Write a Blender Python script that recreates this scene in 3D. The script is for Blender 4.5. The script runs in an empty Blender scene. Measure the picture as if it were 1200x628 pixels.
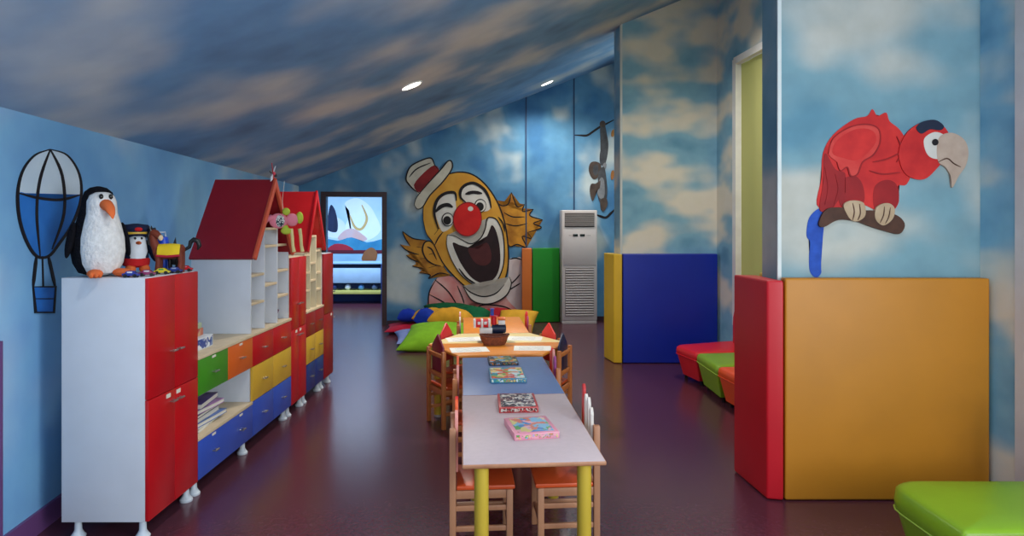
import bpy, bmesh, math, random
from mathutils import Vector, Matrix
random.seed(7)
PI = math.pi
SC = bpy.context.scene
COL = SC.collection

# ------------------------------------------------------------------ camera, sky, light, exposure
F, CU, CV, H = 800.0, 603.0, 263.0, 1.6          # focal length in pixels, vanishing point, eye height
cam_d = bpy.data.cameras.new('camera')
cam_d.sensor_width = 36.0
cam_d.lens = 24.0
cam_d.shift_x = -3.0 / 1200.0
cam_d.shift_y = -51.0 / 1200.0
cam_d.clip_end = 200
cam = bpy.data.objects.new('camera', cam_d)
COL.objects.link(cam)
cam.location = (0, 0, H)
cam.rotation_euler = (PI / 2, 0, 0)
SC.camera = cam

vs = SC.view_settings
vs.view_transform = 'Standard'
vs.look = 'None'
vs.gamma = 1.0
vs.use_curve_mapping = False
vs.exposure = -0.24

world = bpy.data.worlds.new('daylight')
SC.world = world
world.use_nodes = True
wb = world.node_tree.nodes['Background']
wb.inputs[0].default_value = (0.80, 0.90, 1.0, 1)
wb.inputs[1].default_value = 1.05


def area_light(name, loc, target, sx, sy, power, color):
    d = bpy.data.lights.new(name, 'AREA')
    d.shape = 'RECTANGLE'
    d.size, d.size_y = sx, sy
    d.energy = power
    d.color = color
    o = bpy.data.objects.new(name, d)
    COL.objects.link(o)
    o.location = loc
    o.rotation_euler = (Vector(target) - Vector(loc)).to_track_quat('-Z', 'Y').to_euler()
    return o


# added unseen fill lamps behind the camera and under the next room's ceiling
area_light('rear_fill_light', (0.6, -2.6, 2.3), (0.3, 6, 1.2), 4.6, 2.4, 75, (1.0, 0.97, 0.92))
area_light('side_window_daylight', (2.85, 0.2, 1.75), (-3.0, 2.6, 1.9), 2.2, 1.8, 200, (0.86, 0.94, 1.0))
area_light('next_room_fill', (-3.2, 12.9, 2.42), (-3.2, 13.4, 0.0), 2.0, 1.2, 140, (0.62, 0.80, 1.0))
DOWNLIGHT_POWER = 220
DOWNLIGHT_COLOR = (1.0, 0.94, 0.85)


# ------------------------------------------------------------------ helpers
def lin(c):
    out = []
    for v in c[:3]:
        v = v / 255.0
        out.append(v / 12.92 if v <= 0.04045 else ((v + 0.055) / 1.055) ** 2.4)
    return (out[0], out[1], out[2], 1.0)


def new_mat(name):
    m = bpy.data.materials.new(name)
    m.use_nodes = True
    nt = m.node_tree
    return m, nt, nt.nodes['Principled BSDF']


def pos_noise(nt, scale, detail=2.0, rough=0.5, stretch=(1, 1, 1)):
    geo = nt.nodes.new('ShaderNodeTexCoord')
    mp = nt.nodes.new('ShaderNodeMapping')
    mp.inputs['Scale'].default_value = stretch
    nt.links.new(geo.outputs['Object'], mp.inputs['Vector'])
    n = nt.nodes.new('ShaderNodeTexNoise')
    n.inputs['Scale'].default_value = scale
    n.inputs['Detail'].default_value = detail
    n.inputs['Roughness'].default_value = rough
    nt.links.new(mp.outputs['Vector'], n.inputs['Vector'])
    return n


def plain(name, col, rough=0.5, var=0.06, nscale=6.0, bump=0.0, bscale=120.0, metal=0.0, spec=0.5, coat=0.0):
    m, nt, b = new_mat(name)
    base = lin(col)
    n = pos_noise(nt, nscale, 3.0)
    r = nt.nodes.new('ShaderNodeValToRGB')
    r.color_ramp.elements[0].position = 0.3
    r.color_ramp.elements[1].position = 0.7
    r.color_ramp.elements[0].color = tuple(v * (1 - var) for v in base[:3]) + (1,)
    r.color_ramp.elements[1].color = tuple(min(1, v * (1 + var)) for v in base[:3]) + (1,)
    nt.links.new(n.outputs['Fac'], r.inputs['Fac'])
    nt.links.new(r.outputs['Color'], b.inputs['Base Color'])
    b.inputs['Roughness'].default_value = rough
    b.inputs['Metallic'].default_value = metal
    b.inputs['Specular IOR Level'].default_value = spec
    b.inputs['Coat Weight'].default_value = coat
    if bump > 0:
        n2 = pos_noise(nt, bscale, 3.0)
        bp = nt.nodes.new('ShaderNodeBump')
        bp.inputs['Strength'].default_value = bump
        bp.inputs['Distance'].default_value = 0.01
        nt.links.new(n2.outputs['Fac'], bp.inputs['Height'])
        nt.links.new(bp.outputs['Normal'], b.inputs['Normal'])
    return m


def clouds(name, sky, cloud, scale=1.0, lo=0.45, hi=0.66, stretch=(1, 1, 1), rough=0.75, deep=None):
    """painted sky: soft sponge-painted clouds over blue emulsion"""
    m, nt, b = new_mat(name)
    n = pos_noise(nt, scale, 2.2, 0.45, stretch)
    r = nt.nodes.new('ShaderNodeValToRGB')
    r.color_ramp.interpolation = 'EASE'
    e = r.color_ramp.elements
    e[0].position = lo
    e[1].position = hi
    e[0].color = lin(sky)
    e[1].color = lin(cloud)
    if deep:
        x = e.new(max(0.02, lo - 0.17))
        x.color = lin(deep)
    nt.links.new(n.outputs['Fac'], r.inputs['Fac'])
    n2 = pos_noise(nt, scale * 5, 3.0)
    mx = nt.nodes.new('ShaderNodeMixRGB')
    mx.blend_type = 'OVERLAY'
    mx.inputs['Fac'].default_value = 0.18
    nt.links.new(r.outputs['Color'], mx.inputs['Color1'])
    nt.links.new(n2.outputs['Fac'], mx.inputs['Color2'])
    nt.links.new(mx.outputs['Color'], b.inputs['Base Color'])
    b.inputs['Roughness'].default_value = rough
    b.inputs['Specular IOR Level'].default_value = 0.25
    return m


def wood(name, c1, c2, scale=6.0, stretch=(1, 1, 12), rough=0.45):
    m, nt, b = new_mat(name)
    n = pos_noise(nt, scale, 4.0, 0.6, stretch)
    r = nt.nodes.new('ShaderNodeValToRGB')
    r.color_ramp.elements[0].position = 0.3
    r.color_ramp.elements[1].position = 0.7
    r.color_ramp.elements[0].color = lin(c1)
    r.color_ramp.elements[1].color = lin(c2)
    nt.links.new(n.outputs['Fac'], r.inputs['Fac'])
    nt.links.new(r.outputs['Color'], b.inputs['Base Color'])
    b.inputs['Roughness'].default_value = rough
    return m


def patches(name, cols, scale=14.0, rough=0.3):
    """printed picture: irregular patches of several colours"""
    m, nt, b = new_mat(name)
    tc = nt.nodes.new('ShaderNodeTexCoord')
    n = nt.nodes.new('ShaderNodeTexNoise')
    n.inputs['Scale'].default_value = scale * 0.6
    nt.links.new(tc.outputs['Object'], n.inputs['Vector'])
    mx = nt.nodes.new('ShaderNodeMixRGB')
    mx.inputs['Fac'].default_value = 0.12
    nt.links.new(tc.outputs['Object'], mx.inputs['Color1'])
    nt.links.new(n.outputs['Color'], mx.inputs['Color2'])
    v = nt.nodes.new('ShaderNodeTexVoronoi')
    v.inputs['Scale'].default_value = scale
    nt.links.new(mx.outputs['Color'], v.inputs['Vector'])
    sp = nt.nodes.new('ShaderNodeSeparateColor')
    nt.links.new(v.outputs['Color'], sp.inputs['Color'])
    r = nt.nodes.new('ShaderNodeValToRGB')
    r.color_ramp.interpolation = 'CONSTANT'
    e = r.color_ramp.elements
    e[0].position = 0.0
    e[0].color = lin(cols[0])
    e[1].position = 1.0 / len(cols)
    e[1].color = lin(cols[1])
    for i in range(2, len(cols)):
        x = e.new(i / len(cols))
        x.color = lin(cols[i])
    nt.links.new(sp.outputs['Red'], r.inputs['Fac'])
    nt.links.new(r.outputs['Color'], b.inputs['Base Color'])
    b.inputs['Roughness'].default_value = rough
    return m


def emit(name, col, strength):
    m, nt, b = new_mat(name)
    b.inputs['Base Color'].default_value = lin(col)
    b.inputs['Emission Color'].default_value = lin(col)
    b.inputs['Emission Strength'].default_value = strength
    return m


class MB:
    def __init__(self):
        self.bm = bmesh.new()

    def _take(self, tmp, M=None):
        if M is not None:
            bmesh.ops.transform(tmp, matrix=M, verts=tmp.verts[:])
        me = bpy.data.meshes.new('tmp')
        tmp.to_mesh(me)
        tmp.free()
        self.bm.from_mesh(me)
        bpy.data.meshes.remove(me)
        return self

    def box(self, x0, x1, y0, y1, z0, z1, bev=0.0, seg=2, M=None):
        t = bmesh.new()
        bmesh.ops.create_cube(t, size=1.0)
        for v in t.verts:
            v.co = Vector(((x0 + x1) / 2 + v.co.x * (x1 - x0), (y0 + y1) / 2 + v.co.y * (y1 - y0), (z0 + z1) / 2 + v.co.z * (z1 - z0)))
        if bev > 0:
            bmesh.ops.bevel(t, geom=t.edges[:], offset=bev, segments=seg, affect='EDGES', profile=0.5)
        return self._take(t, M)

    def loft(self, rings, cap=True, M=None, closed=False):
        t = bmesh.new()
        R = [[t.verts.new(p) for p in ring] for ring in rings]
        n = len(R[0])
        pairs = list(zip(R[:-1], R[1:]))
        if closed:
            pairs.append((R[-1], R[0]))
        for a, b in pairs:
            for i in range(n):
                j = (i + 1) % n
                t.faces.new((a[i], a[j], b[j], b[i]))
        if cap and not closed:
            t.faces.new(list(reversed(R[0])))
            t.faces.new(R[-1])
        bmesh.ops.recalc_face_normals(t, faces=t.faces[:])
        return self._take(t, M)

    def lathe(self, prof, n=20, M=None):
        rings = []
        for r, z in prof:
            rings.append([(max(r, 1e-4) * math.cos(2 * PI * i / n), max(r, 1e-4) * math.sin(2 * PI * i / n), z) for i in range(n)])
        return self.loft(rings, True, M)

    def tube(self, pts, r, n=10, M=None):
        pts = [Vector(p) for p in pts]
        rr = r if isinstance(r, (list, tuple)) else [r] * len(pts)
        rings = []
        up = Vector((0.013, 0.02, 1))
        for i, p in enumerate(pts):
            d = (pts[min(i + 1, len(pts) - 1)] - pts[max(i - 1, 0)]).normalized()
            ref = up if abs(d.dot(up.normalized())) < 0.95 else Vector((1, 0.03, 0))
            a = d.cross(ref).normalized()
            b = d.cross(a).normalized()
            if i and a.dot(pa) < 0:
                a, b = -a, -b
            pa = a
            rings.append([p + (a * math.cos(2 * PI * k / n) + b * math.sin(2 * PI * k / n)) * rr[i] for k in range(n)])
        return self.loft(rings, True, M)

    def ellip(self, c, r, rot=None, n=20, M=None):
        t = bmesh.new()
        bmesh.ops.create_uvsphere(t, u_segments=n, v_segments=max(8, n * 2 // 3), radius=1.0)
        m = Matrix.Translation(Vector(c)) @ (rot.to_4x4() if rot is not None else Matrix.Identity(4)) @ Matrix.Diagonal((r[0], r[1], r[2], 1))
        if M is not None:
            m = M @ m
        return self._take(t, m)

    def prism(self, poly, h0, h1, M=None, bev=0.0):
        """polygon in local XY raised from z=h0 to h1"""
        t = bmesh.new()
        a = [t.verts.new((p[0], p[1], h0)) for p in poly]
        f = t.faces.new(a)
        r = bmesh.ops.extrude_face_region(t, geom=[f])
        for v in r['geom']:
            if isinstance(v, bmesh.types.BMVert):
                v.co.z = h1
        bmesh.ops.recalc_face_normals(t, faces=t.faces[:])
        if bev > 0:
            bmesh.ops.bevel(t, geom=t.edges[:], offset=bev, segments=2, affect='EDGES', profile=0.5)
        return self._take(t, M)

    def wall(self, plan, z0, top):
        """plan polygon, flat bottom z0, top height a number or function(x, y)"""
        t = bmesh.new()
        fn = top if callable(top) else (lambda x, y: top)
        a = [t.verts.new((p[0], p[1], z0)) for p in plan]
        b = [t.verts.new((p[0], p[1], fn(p[0], p[1]))) for p in plan]
        n = len(plan)
        for i in range(n):
            j = (i + 1) % n
            t.faces.new((a[i], a[j], b[j], b[i]))
        t.faces.new(list(reversed(a)))
        t.faces.new(b)
        bmesh.ops.recalc_face_normals(t, faces=t.faces[:])
        return self._take(t)

    def cushion(self, a, b, h, n=14, pinch=0.10, M=None, flat=0.6):
        """stuffed pillow, half sizes a, b, half thickness h; lies on z = 0"""
        t = bmesh.new()
        for s in (1, -1):
            g = []
            for i in range(n + 1):
                row = []
                for j in range(n + 1):
                    u = math.sin((-1 + 2 * i / n) * PI / 2)
                    v = math.sin((-1 + 2 * j / n) * PI / 2)
                    e = max(0.0, (1 - u * u) * (1 - v * v))
                    z = h * (e ** 0.42)
                    x = a * u * (1 - pinch * (1 - v * v) * abs(u) ** 3)
                    y = b * v * (1 - pinch * (1 - u * u) * abs(v) ** 3)
                    wr = 0.05 * h * math.sin(9 * u + 3 * v) * e
                    zz = z + wr if s > 0 else -z * flat
                    row.append(t.verts.new((x, y, zz + h * flat)))
                g.append(row)
            for i in range(n):
                for j in range(n):
                    q = (g[i][j], g[i + 1][j], g[i + 1][j + 1], g[i][j + 1])
                    t.faces.new(q if s > 0 else tuple(reversed(q)))
        bmesh.ops.remove_doubles(t, verts=t.verts[:], dist=1e-5)
        bmesh.ops.recalc_face_normals(t, faces=t.faces[:])
        return self._take(t, M)


def obj(name, mb, mat, parent=None, world=True, sharp=0.7):
    me = bpy.data.meshes.new(name)
    if parent is not None and world:
        bmesh.ops.transform(mb.bm, matrix=pmat(parent).inverted(), verts=mb.bm.verts[:])
    mb.bm.to_mesh(me)
    mb.bm.free()
    me.polygons.foreach_set('use_smooth', [True] * len(me.polygons))
    me.set_sharp_from_angle(angle=sharp)
    me.materials.append(mat)
    o = bpy.data.objects.new(name, me)
    COL.objects.link(o)
    if parent is not None:
        o.parent = parent
    return o


def pmat(o):
    m = Matrix.Translation(o.location) @ o.rotation_euler.to_matrix().to_4x4()
    return pmat(o.parent) @ m if o.parent else m


def tag(o, label, cat, group=None):
    o['label'] = label
    o['category'] = cat
    if group:
        o['group'] = group
    return o


def thing(name, label, cat, loc=(0, 0, 0), rz=0.0, group=None):
    o = bpy.data.objects.new(name, None)
    o.empty_display_size = 0.1
    COL.objects.link(o)
    o.location = loc
    o.rotation_euler = (0, 0, rz)
    return tag(o, label, cat, group)


def struct(name, mb, mat):
    o = obj(name, mb, mat)
    o['kind'] = 'structure'
    return o


def copy_tree(o, parent=None):
    c = o.copy()
    COL.objects.link(c)
    if parent is not None:
        c.parent = parent
    for ch in list(o.children):
        copy_tree(ch, c)
    return c


def XF(x, y, z, rz=0.0, rx=0.0, ry=0.0):
    return Matrix.Translation((x, y, z)) @ Matrix.Rotation(rz, 4, 'Z') @ Matrix.Rotation(ry, 4, 'Y') @ Matrix.Rotation(rx, 4, 'X')


# ------------------------------------------------------------------ materials
M_CEIL = clouds('ceiling_sky_paint', (118, 158, 198), (214, 214, 212), 1.05, 0.42, 0.70, (1.0, 0.8, 1), deep=(98, 128, 164))
M_LEFT = clouds('left_sky_paint', (128, 182, 226), (206, 218, 228), 0.9, 0.46, 0.72, deep=(112, 166, 216))
M_BACK = clouds('back_sky_paint', (92, 144, 180), (194, 204, 202), 1.35, 0.50, 0.70, deep=(66, 118, 164))
M_RIGHT = clouds('right_sky_paint', (124, 162, 174), (194, 194, 184), 1.35, 0.43, 0.62, (0.8, 0.8, 1.3), deep=(98, 144, 164))
M_RIGHT_FAR = clouds('far_pier_sky_paint', (138, 190, 214), (236, 232, 216), 1.7, 0.42, 0.62, (0.8, 0.8, 1.5), deep=(104, 160, 194))
M_FLOOR = plain('vinyl_floor', (84, 44, 58), 0.24, 0.14, 40.0, 0.02, 300.0, spec=0.55)
M_BASE = plain('purple_baseboard', (112, 70, 122), 0.45)
M_DARKWOOD = wood('dark_frame_wood', (44, 20, 24), (66, 34, 36))
M_WHITE = plain('white_laminate', (206, 212, 222), 0.4, 0.03)
M_CREAM = plain('cream_laminate', (216, 206, 176), 0.4, 0.03)
M_BEECH = plain('beech_edge', (212, 192, 160), 0.45, 0.06, 12)
M_RED = plain('red_laminate', (190, 14, 26), 0.33, 0.04)
M_DRED = plain('dark_red_laminate', (150, 14, 26), 0.35, 0.04)
M_ROOF = plain('crimson_roof_board', (146, 18, 34), 0.42, 0.06)
M_ROOF2 = plain('scarlet_roof_board', (206, 24, 30), 0.42, 0.06)
M_TRIMR = plain('roof_edge_timber', (206, 84, 56), 0.5)
M_GREEN = plain('green_laminate', (64, 142, 34), 0.35, 0.04)
M_ORANGE = plain('orange_laminate', (216, 98, 34), 0.35, 0.04)
M_YELLOW = plain('mustard_laminate', (208, 164, 52), 0.35, 0.04)
M_BLUE = plain('blue_laminate', (52, 84, 184), 0.35, 0.04)
M_NAVY = plain('navy_laminate', (32, 52, 124), 0.35, 0.04)
M_STEEL = plain('brushed_handle_metal', (176, 172, 166), 0.3, 0.04, metal=0.9)
M_FOOT = plain('white_plastic_foot', (206, 216, 226), 0.35)
M_STICK = plain('paper_sticker', (226, 220, 206), 0.6)
M_ALU = plain('white_window_profile', (244, 244, 240), 0.35)
M_BLIND = plain('olive_roller_blind', (196, 194, 118), 0.8, 0.04, 30)
M_PWOOD = wood('varnished_pine', (176, 98, 48), (206, 130, 70), 8, (1, 1, 0.15))
M_LWOOD = wood('pale_pine', (164, 110, 78), (192, 138, 102), 8, (1, 1, 0.15))
M_LILAC = plain('lilac_grey_tabletop', (192, 176, 182), 0.45, 0.04, 30)
M_SLATE = plain('slate_blue_tabletop', (86, 112, 160), 0.45, 0.05, 30)
M_OTOP = plain('orange_tabletop', (222, 138, 50), 0.4, 0.05, 20)
M_CTOP = plain('cream_tabletop', (238, 218, 156), 0.4, 0.04, 20)
M_LEGY = plain('lime_yellow_leg', (206, 176, 58), 0.45, 0.05)
M_SEATO = plain('orange_seat', (214, 84, 36), 0.4, 0.06)
M_PAD_AMBER = plain('amber_mat_vinyl', (192, 124, 24), 0.5, 0.06, 3, 0.10, 14)
M_PAD_RED = plain('red_mat_vinyl', (200, 16, 34), 0.45, 0.05, 3, 0.08, 14)
M_PAD_YEL = plain('yellow_mat_vinyl', (222, 182, 40), 0.5, 0.05, 3, 0.08, 14)
M_PAD_BLUE = plain('blue_mat_vinyl', (12, 42, 168), 0.42, 0.05, 3, 0.08, 10)
M_PAD_GREEN = plain('green_mat_vinyl', (8, 134, 22), 0.5, 0.05, 3, 0.06, 12)
M_PAD_OR = plain('orange_mat_vinyl', (206, 108, 34), 0.5, 0.05, 3, 0.06, 12)
M_B_RED = plain('red_leatherette', (222, 32, 44), 0.36, 0.04, 4, 0.05, 60)
M_B_GREEN = plain('lime_leatherette', (134, 176, 34), 0.33, 0.05, 4, 0.05, 60)
M_B_ORANGE = plain('orange_leatherette', (238, 84, 30), 0.36, 0.04, 4, 0.05, 60)
M_B_YELLOW = plain('yellow_leatherette', (222, 200, 36), 0.36, 0.04, 4, 0.05, 60)
M_PIPING_G = plain('lime_piping', (160, 196, 70), 0.4)
M_BLACK = plain('black_plastic', (18, 18, 22), 0.4)
M_ACB = plain('air_conditioner_plastic', (206, 198, 196), 0.45, 0.02)
M_ACG = plain('grey_grille_plastic', (150, 142, 138), 0.5, 0.03)
M_ACD = plain('grille_recess_plastic', (84, 76, 72), 0.6, 0.03)


def fabric(name, col):
    return plain(name, col, 0.85, 0.12, 8, 0.25, 30, spec=0.2)


# ------------------------------------------------------------------ room shell
CA, CB, CC = 2.967, 0.408, 0.0573                 # sloping ceiling plane


def ceil_z(x, y):
    return CA + CB * x + CC * y


def up(x, y):
    return ceil_z(x, y) + 0.04


def left_x(y):
    return -2.03 - 0.126 * y


def right_x(y):
    return 3.195 - 0.105 * y


def back_y(x):
    return 11.1675 + 0.147 * x


mb = MB()
mb.wall([(-5.2, -3.0), (4.0, -3.0), (4.0, 15.4), (-5.2, 15.4)], -0.1, 0.0)
struct('floor', mb, M_FLOOR)

mb = MB()
t = bmesh.new()
pl = [(-4.2, -3.0), (4.0, -3.0), (4.0, 11.95), (-4.2, 10.72)]
lo = [t.verts.new((x, y, ceil_z(x, y))) for x, y in pl]
hi = [t.verts.new((x, y, ceil_z(x, y) + 0.12)) for x, y in pl]
for i in range(4):
    j = (i + 1) % 4
    t.faces.new((lo[i], lo[j], hi[j], hi[i]))
t.faces.new(list(reversed(lo)))
t.faces.new(hi)
bmesh.ops.recalc_face_normals(t, faces=t.faces[:])
mb._take(t)
struct('ceiling', mb, M_CEIL)

mb = MB()
mb.wall([(left_x(-3), -3), (left_x(10.75), 10.75), (left_x(10.75) - 0.15, 10.75), (left_x(-3) - 0.15, -3)], 0, up)
struct('wall_left', mb, M_LEFT)

mb = MB()
DX0, DX1, DTOP = -2.96, -2.105, 2.04               # doorway in the back wall
for a, b, z0 in ((-3.75, DX0, 0.0), (DX1, 2.4, 0.0), (DX0, DX1, DTOP)):
    mb.wall([(a, back_y(a)), (b, back_y(b)), (b - 0.02, back_y(b) + 0.15), (a - 0.02, back_y(a) + 0.15)], z0, up)
struct('wall_back', mb, M_BACK)

# panel joints of the back wall
mb = MB()
for gx in (0.19, 0.985):
    y = back_y(gx)
    mb.wall([(gx - 0.011, y - 0.014), (gx + 0.011, y - 0.014 + 0.003), (gx + 0.011, y + 0.006), (gx - 0.011, y + 0.006)], 0.0, up)
struct('trim_1', mb, plain('deep_blue_joint', (30, 62, 100), 0.6))

# right wall with the big window
WY0, WY1, WZ0, WZ1 = 4.62, 7.46, 0.50, 3.40
mb = MB()
for a, b, z0, z1 in ((-3, WY0, 0, None), (WY1, 12, 0, None), (WY0, WY1, 0, WZ0), (WY0, WY1, WZ1, None)):
    mb.wall([(right_x(a), a), (right_x(b), b), (right_x(b) + 0.2, b), (right_x(a) + 0.2, a)], z0, up if z1 is None else z1)
struct('wall_right', mb, M_RIGHT_FAR)


def rw(y, off):                                     # point on the right wall, off metres out of the room
    return (right_x(y) + off, y)


mb = MB()
for a, b, z0, z1 in ((WY0, WY1, WZ1 - 0.055, WZ1 + 0.02), (WY0, WY1, WZ0 - 0.02, WZ0 + 0.05), (WY1 - 0.055, WY1 + 0.03, WZ0, WZ1), (WY0 - 0.03, WY0 + 0.055, WZ0, WZ1), (5.99, 6.04, WZ0, WZ1)):
    i, o_ = (-0.02, 0.10) if b - a != 0.05 else (0.05, 0.09)
    if abs(b - a - 0.05) < 1e-6:
        i, o_ = 0.07, 0.11
    mb.wall([rw(a, i), rw(b, i), rw(b, o_), rw(a, o_)], z0, z1)
w1 = struct('window_1', mb, M_ALU)
mb = MB()
n = 44
front, backp = [], []
for k in range(n + 1):
    y = WY0 + 0.05 + (WY1 - WY0 - 0.11) * k / n
    o_ = 0.045 + 0.006 * math.sin(k * 1.1)
    front.append(rw(y, o_))
    backp.append(rw(y, o_ + 0.006))
mb.wall(front + list(reversed(backp)), WZ0 + 0.06, WZ1 - 0.06)
m, nt, b = new_mat('olive_roller_blind_cloth')
tr = nt.nodes.new('ShaderNodeBsdfTranslucent')
tr.inputs['Color'].default_value = lin((222, 222, 160))
b.inputs['Base Color'].default_value = lin((214, 212, 150))
b.inputs['Roughness'].default_value = 0.85
ms = nt.nodes.new('ShaderNodeMixShader')
ms.inputs[0].default_value = 0.45
nt.links.new(b.outputs[0], ms.inputs[1])
nt.links.new(tr.outputs[0], ms.inputs[2])
nt.links.new(ms.outputs[0], nt.nodes['Material Output'].inputs['Surface'])
bl = obj('roller_blind', mb, m)
tag(bl, 'olive yellow roller blind drawn down inside the tall white window', 'blind')

# two wall piers standing out from the right wall
mb = MB()
mb.wall([(1.572, 4.06), (2.80, 4.06), (2.80, 4.30), (1.56, 4.30)], 0, up)
struct('wall_pier_near', mb, M_RIGHT)
mb = MB()
mb.wall([(1.240, 7.96), (2.42, 7.96), (2.42, 8.27), (1.206, 8.27)], 0, up)
struct('wall_pier_far', mb, M_RIGHT_FAR)

# corner beads of the two piers, white post at the right edge
mb = MB()
mb.wall([(1.562, 4.052), (1.584, 4.052), (1.584, 4.066), (1.562, 4.066)], 0, up)
mb.wall([(1.230, 7.952), (1.256, 7.952), (1.256, 7.968), (1.230, 7.968)], 0, up)
struct('trim_2', mb, plain('pale_corner_bead', (214, 222, 220), 0.5))
mb = MB()
mb.wall([rw(3.79, -0.02), rw(3.70, -0.02), rw(3.70, 0.02), rw(3.79, 0.02)], 0, up)
struct('trim_3', mb, plain('white_post_paint', (214, 208, 206), 0.5))

# skirtings
mb = MB()
mb.wall([(left_x(-3), -3), (left_x(10.7), 10.7), (left_x(10.7) + 0.016, 10.7), (left_x(-3) + 0.016, -3)], 0, 0.115)
struct('baseboard_left', mb, M_BASE)
mb = MB()
mb.wall([rw(-3, -0.016), rw(4.06, -0.016), rw(4.06, 0), rw(-3, 0)], 0, 0.105)
mb.wall([(1.6, 4.045), (2.78, 4.045), (2.78, 4.06), (1.6, 4.06)], 0, 0.105)
struct('baseboard_right', mb, plain('plum_baseboard', (92, 36, 66), 0.45))
mb = MB()
for a, b in ((-3.42, DX0 - 0.08), (DX1 + 0.08, 1.9)):
    mb.wall([(a, back_y(a) - 0.014), (b, back_y(b) - 0.014), (b, back_y(b)), (a, back_y(a))], 0, 0.07)
struct('baseboard_back', mb, plain('dark_plum_baseboard', (56, 30, 44), 0.45))
# purple casing of the opening at the left edge
mb = MB()
mb.wall([(left_x(3.205) - 0.01, 3.205), (left_x(3.225) - 0.01, 3.225), (left_x(3.225) + 0.02, 3.225), (left_x(3.205) + 0.02, 3.205)], 0, 1.05)
struct('trim_4', mb, M_BASE)

# door frame of the doorway in the back wall
mb = MB()
for a, b, z0, z1 in ((DX0 - 0.075, DX0, 0, DTOP + 0.075), (DX1, DX1 + 0.075, 0, DTOP + 0.075), (DX0, DX1, DTOP, DTOP + 0.075)):
    mb.wall([(a, back_y(a) - 0.03), (b, back_y(b) - 0.03), (b - 0.02, back_y(b) + 0.17), (a - 0.02, back_y(a) + 0.17)], z0, z1)
struct('door_1', mb, M_DARKWOOD)

# the next room, seen through the doorway
M_ROOM2 = clouds('next_room_paint', (150, 196, 226), (214, 230, 240), 1.0, 0.4, 0.7)
mb = MB()
mb.wall([(-5.0, 14.9), (-1.4, 14.9), (-1.4, 15.05), (-5.0, 15.05)], 0, 2.5)
struct('wall_next_room_back', mb, M_ROOM2)
mb = MB()
mb.wall([(-5.0, 10.75), (-4.9, 10.75), (-4.9, 14.95), (-5.0, 14.95)], 0, 2.5)
struct('wall_next_room_left', mb, M_ROOM2)
mb = MB()
mb.wall([(-1.45, 11.15), (-1.35, 11.15), (-1.35, 14.95), (-1.45, 14.95)], 0, 2.5)
struct('wall_next_room_right', mb, M_ROOM2)
mb = MB()
mb.wall([(-5.0, 10.62), (-1.35, 11.17), (-1.35, 15.05), (-5.0, 15.05)], 2.5, 2.58)
struct('ceiling_next_room', mb, plain('next_room_ceiling_paint', (226, 234, 240), 0.7))


# ------------------------------------------------------------------ ceiling downlights
M_LAMP = emit('lamp_glass', (255, 244, 226), 14.0)
slope_rot = Vector((-CB, -CC, 1)).to_track_quat('Z', 'Y').to_matrix().to_4x4()


def make_downlight(x, y, label, power):
    z = ceil_z(x, y)
    t = thing('ceiling_downlight', label, 'ceiling light', (x, y, z), 0, 'downlights in the sloping ceiling')
    M = Matrix.Translation((x, y, z)) @ slope_rot
    mb = MB()
    mb.lathe([(0.088, -0.004), (0.104, -0.012), (0.112, -0.006), (0.112, 0.002), (0.088, 0.002)], 28, M)
    obj('trim_ring', mb, M_ALU, t)
    mb = MB()
    mb.lathe([(0.02, -0.010), (0.092, -0.008), (0.092, 0.0), (0.02, 0.0)], 28, M)
    obj('lamp_glass', mb, M_LAMP, t)
    d = bpy.data.lights.new('downlight_lamp', 'SPOT')
    d.energy = power
    d.color = DOWNLIGHT_COLOR
    d.spot_size = math.radians(150)
    d.spot_blend = 0.9
    d.shadow_soft_size = 0.09
    o = bpy.data.objects.new('lamp_beam', d)
    COL.objects.link(o)
    o.parent = t
    o.location = (0, 0, -0.05)
    return t


make_downlight(-0.993, 6.568, 'larger glowing round downlight near the middle of the cloudy ceiling', DOWNLIGHT_POWER)
make_downlight(0.497, 10.454, 'smaller far downlight in the ceiling close to the clown wall', DOWNLIGHT_POWER)
for x, y, l in ((1.75, 6.0, 'added downlight above the two wall piers, beyond the top of the photo'),  # unseen downlights added to brighten the room
                (-0.9, 2.6, 'added downlight above the near table, beyond the top of the photo'),
                (1.78, 9.5, 'added downlight between the far pier and the far wall, hidden by the pier'),
                (1.2, 2.4, 'added downlight above the green bench, beyond the top of the photo')):
    make_downlight(x, y, l, DOWNLIGHT_POWER * (0.35 if y < 3 else 1.0))


# ------------------------------------------------------------------ wall paintings
def catmull(pts, closed=True, k=5):
    n = len(pts)
    out = []
    rng = range(n) if closed else range(n - 1)
    for i in rng:
        if closed:
            p0, p1, p2, p3 = pts[i - 1], pts[i], pts[(i + 1) % n], pts[(i + 2) % n]
        else:
            p0, p1, p2, p3 = pts[max(i - 1, 0)], pts[i], pts[i + 1], pts[min(i + 2, n - 1)]
        for s in range(k):
            t_ = s / k
            out.append(tuple(0.5 * (2 * p1[a] + (p2[a] - p0[a]) * t_ + (2 * p0[a] - 5 * p1[a] + 4 * p2[a] - p3[a]) * t_ ** 2 + (3 * p1[a] - p0[a] - 3 * p2[a] + p3[a]) * t_ ** 3) for a in (0, 1)))
    if not closed:
        out.append(pts[-1])
    return out


def ring(cx, cy, rx, ry, rot=0.0, n=28):
    c, s = math.cos(rot), math.sin(rot)
    return [(cx + rx * math.cos(2 * PI * i / n) * c - ry * math.sin(2 * PI * i / n) * s, cy + rx * math.cos(2 * PI * i / n) * s + ry * math.sin(2 * PI * i / n) * c) for i in range(n)]


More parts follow.
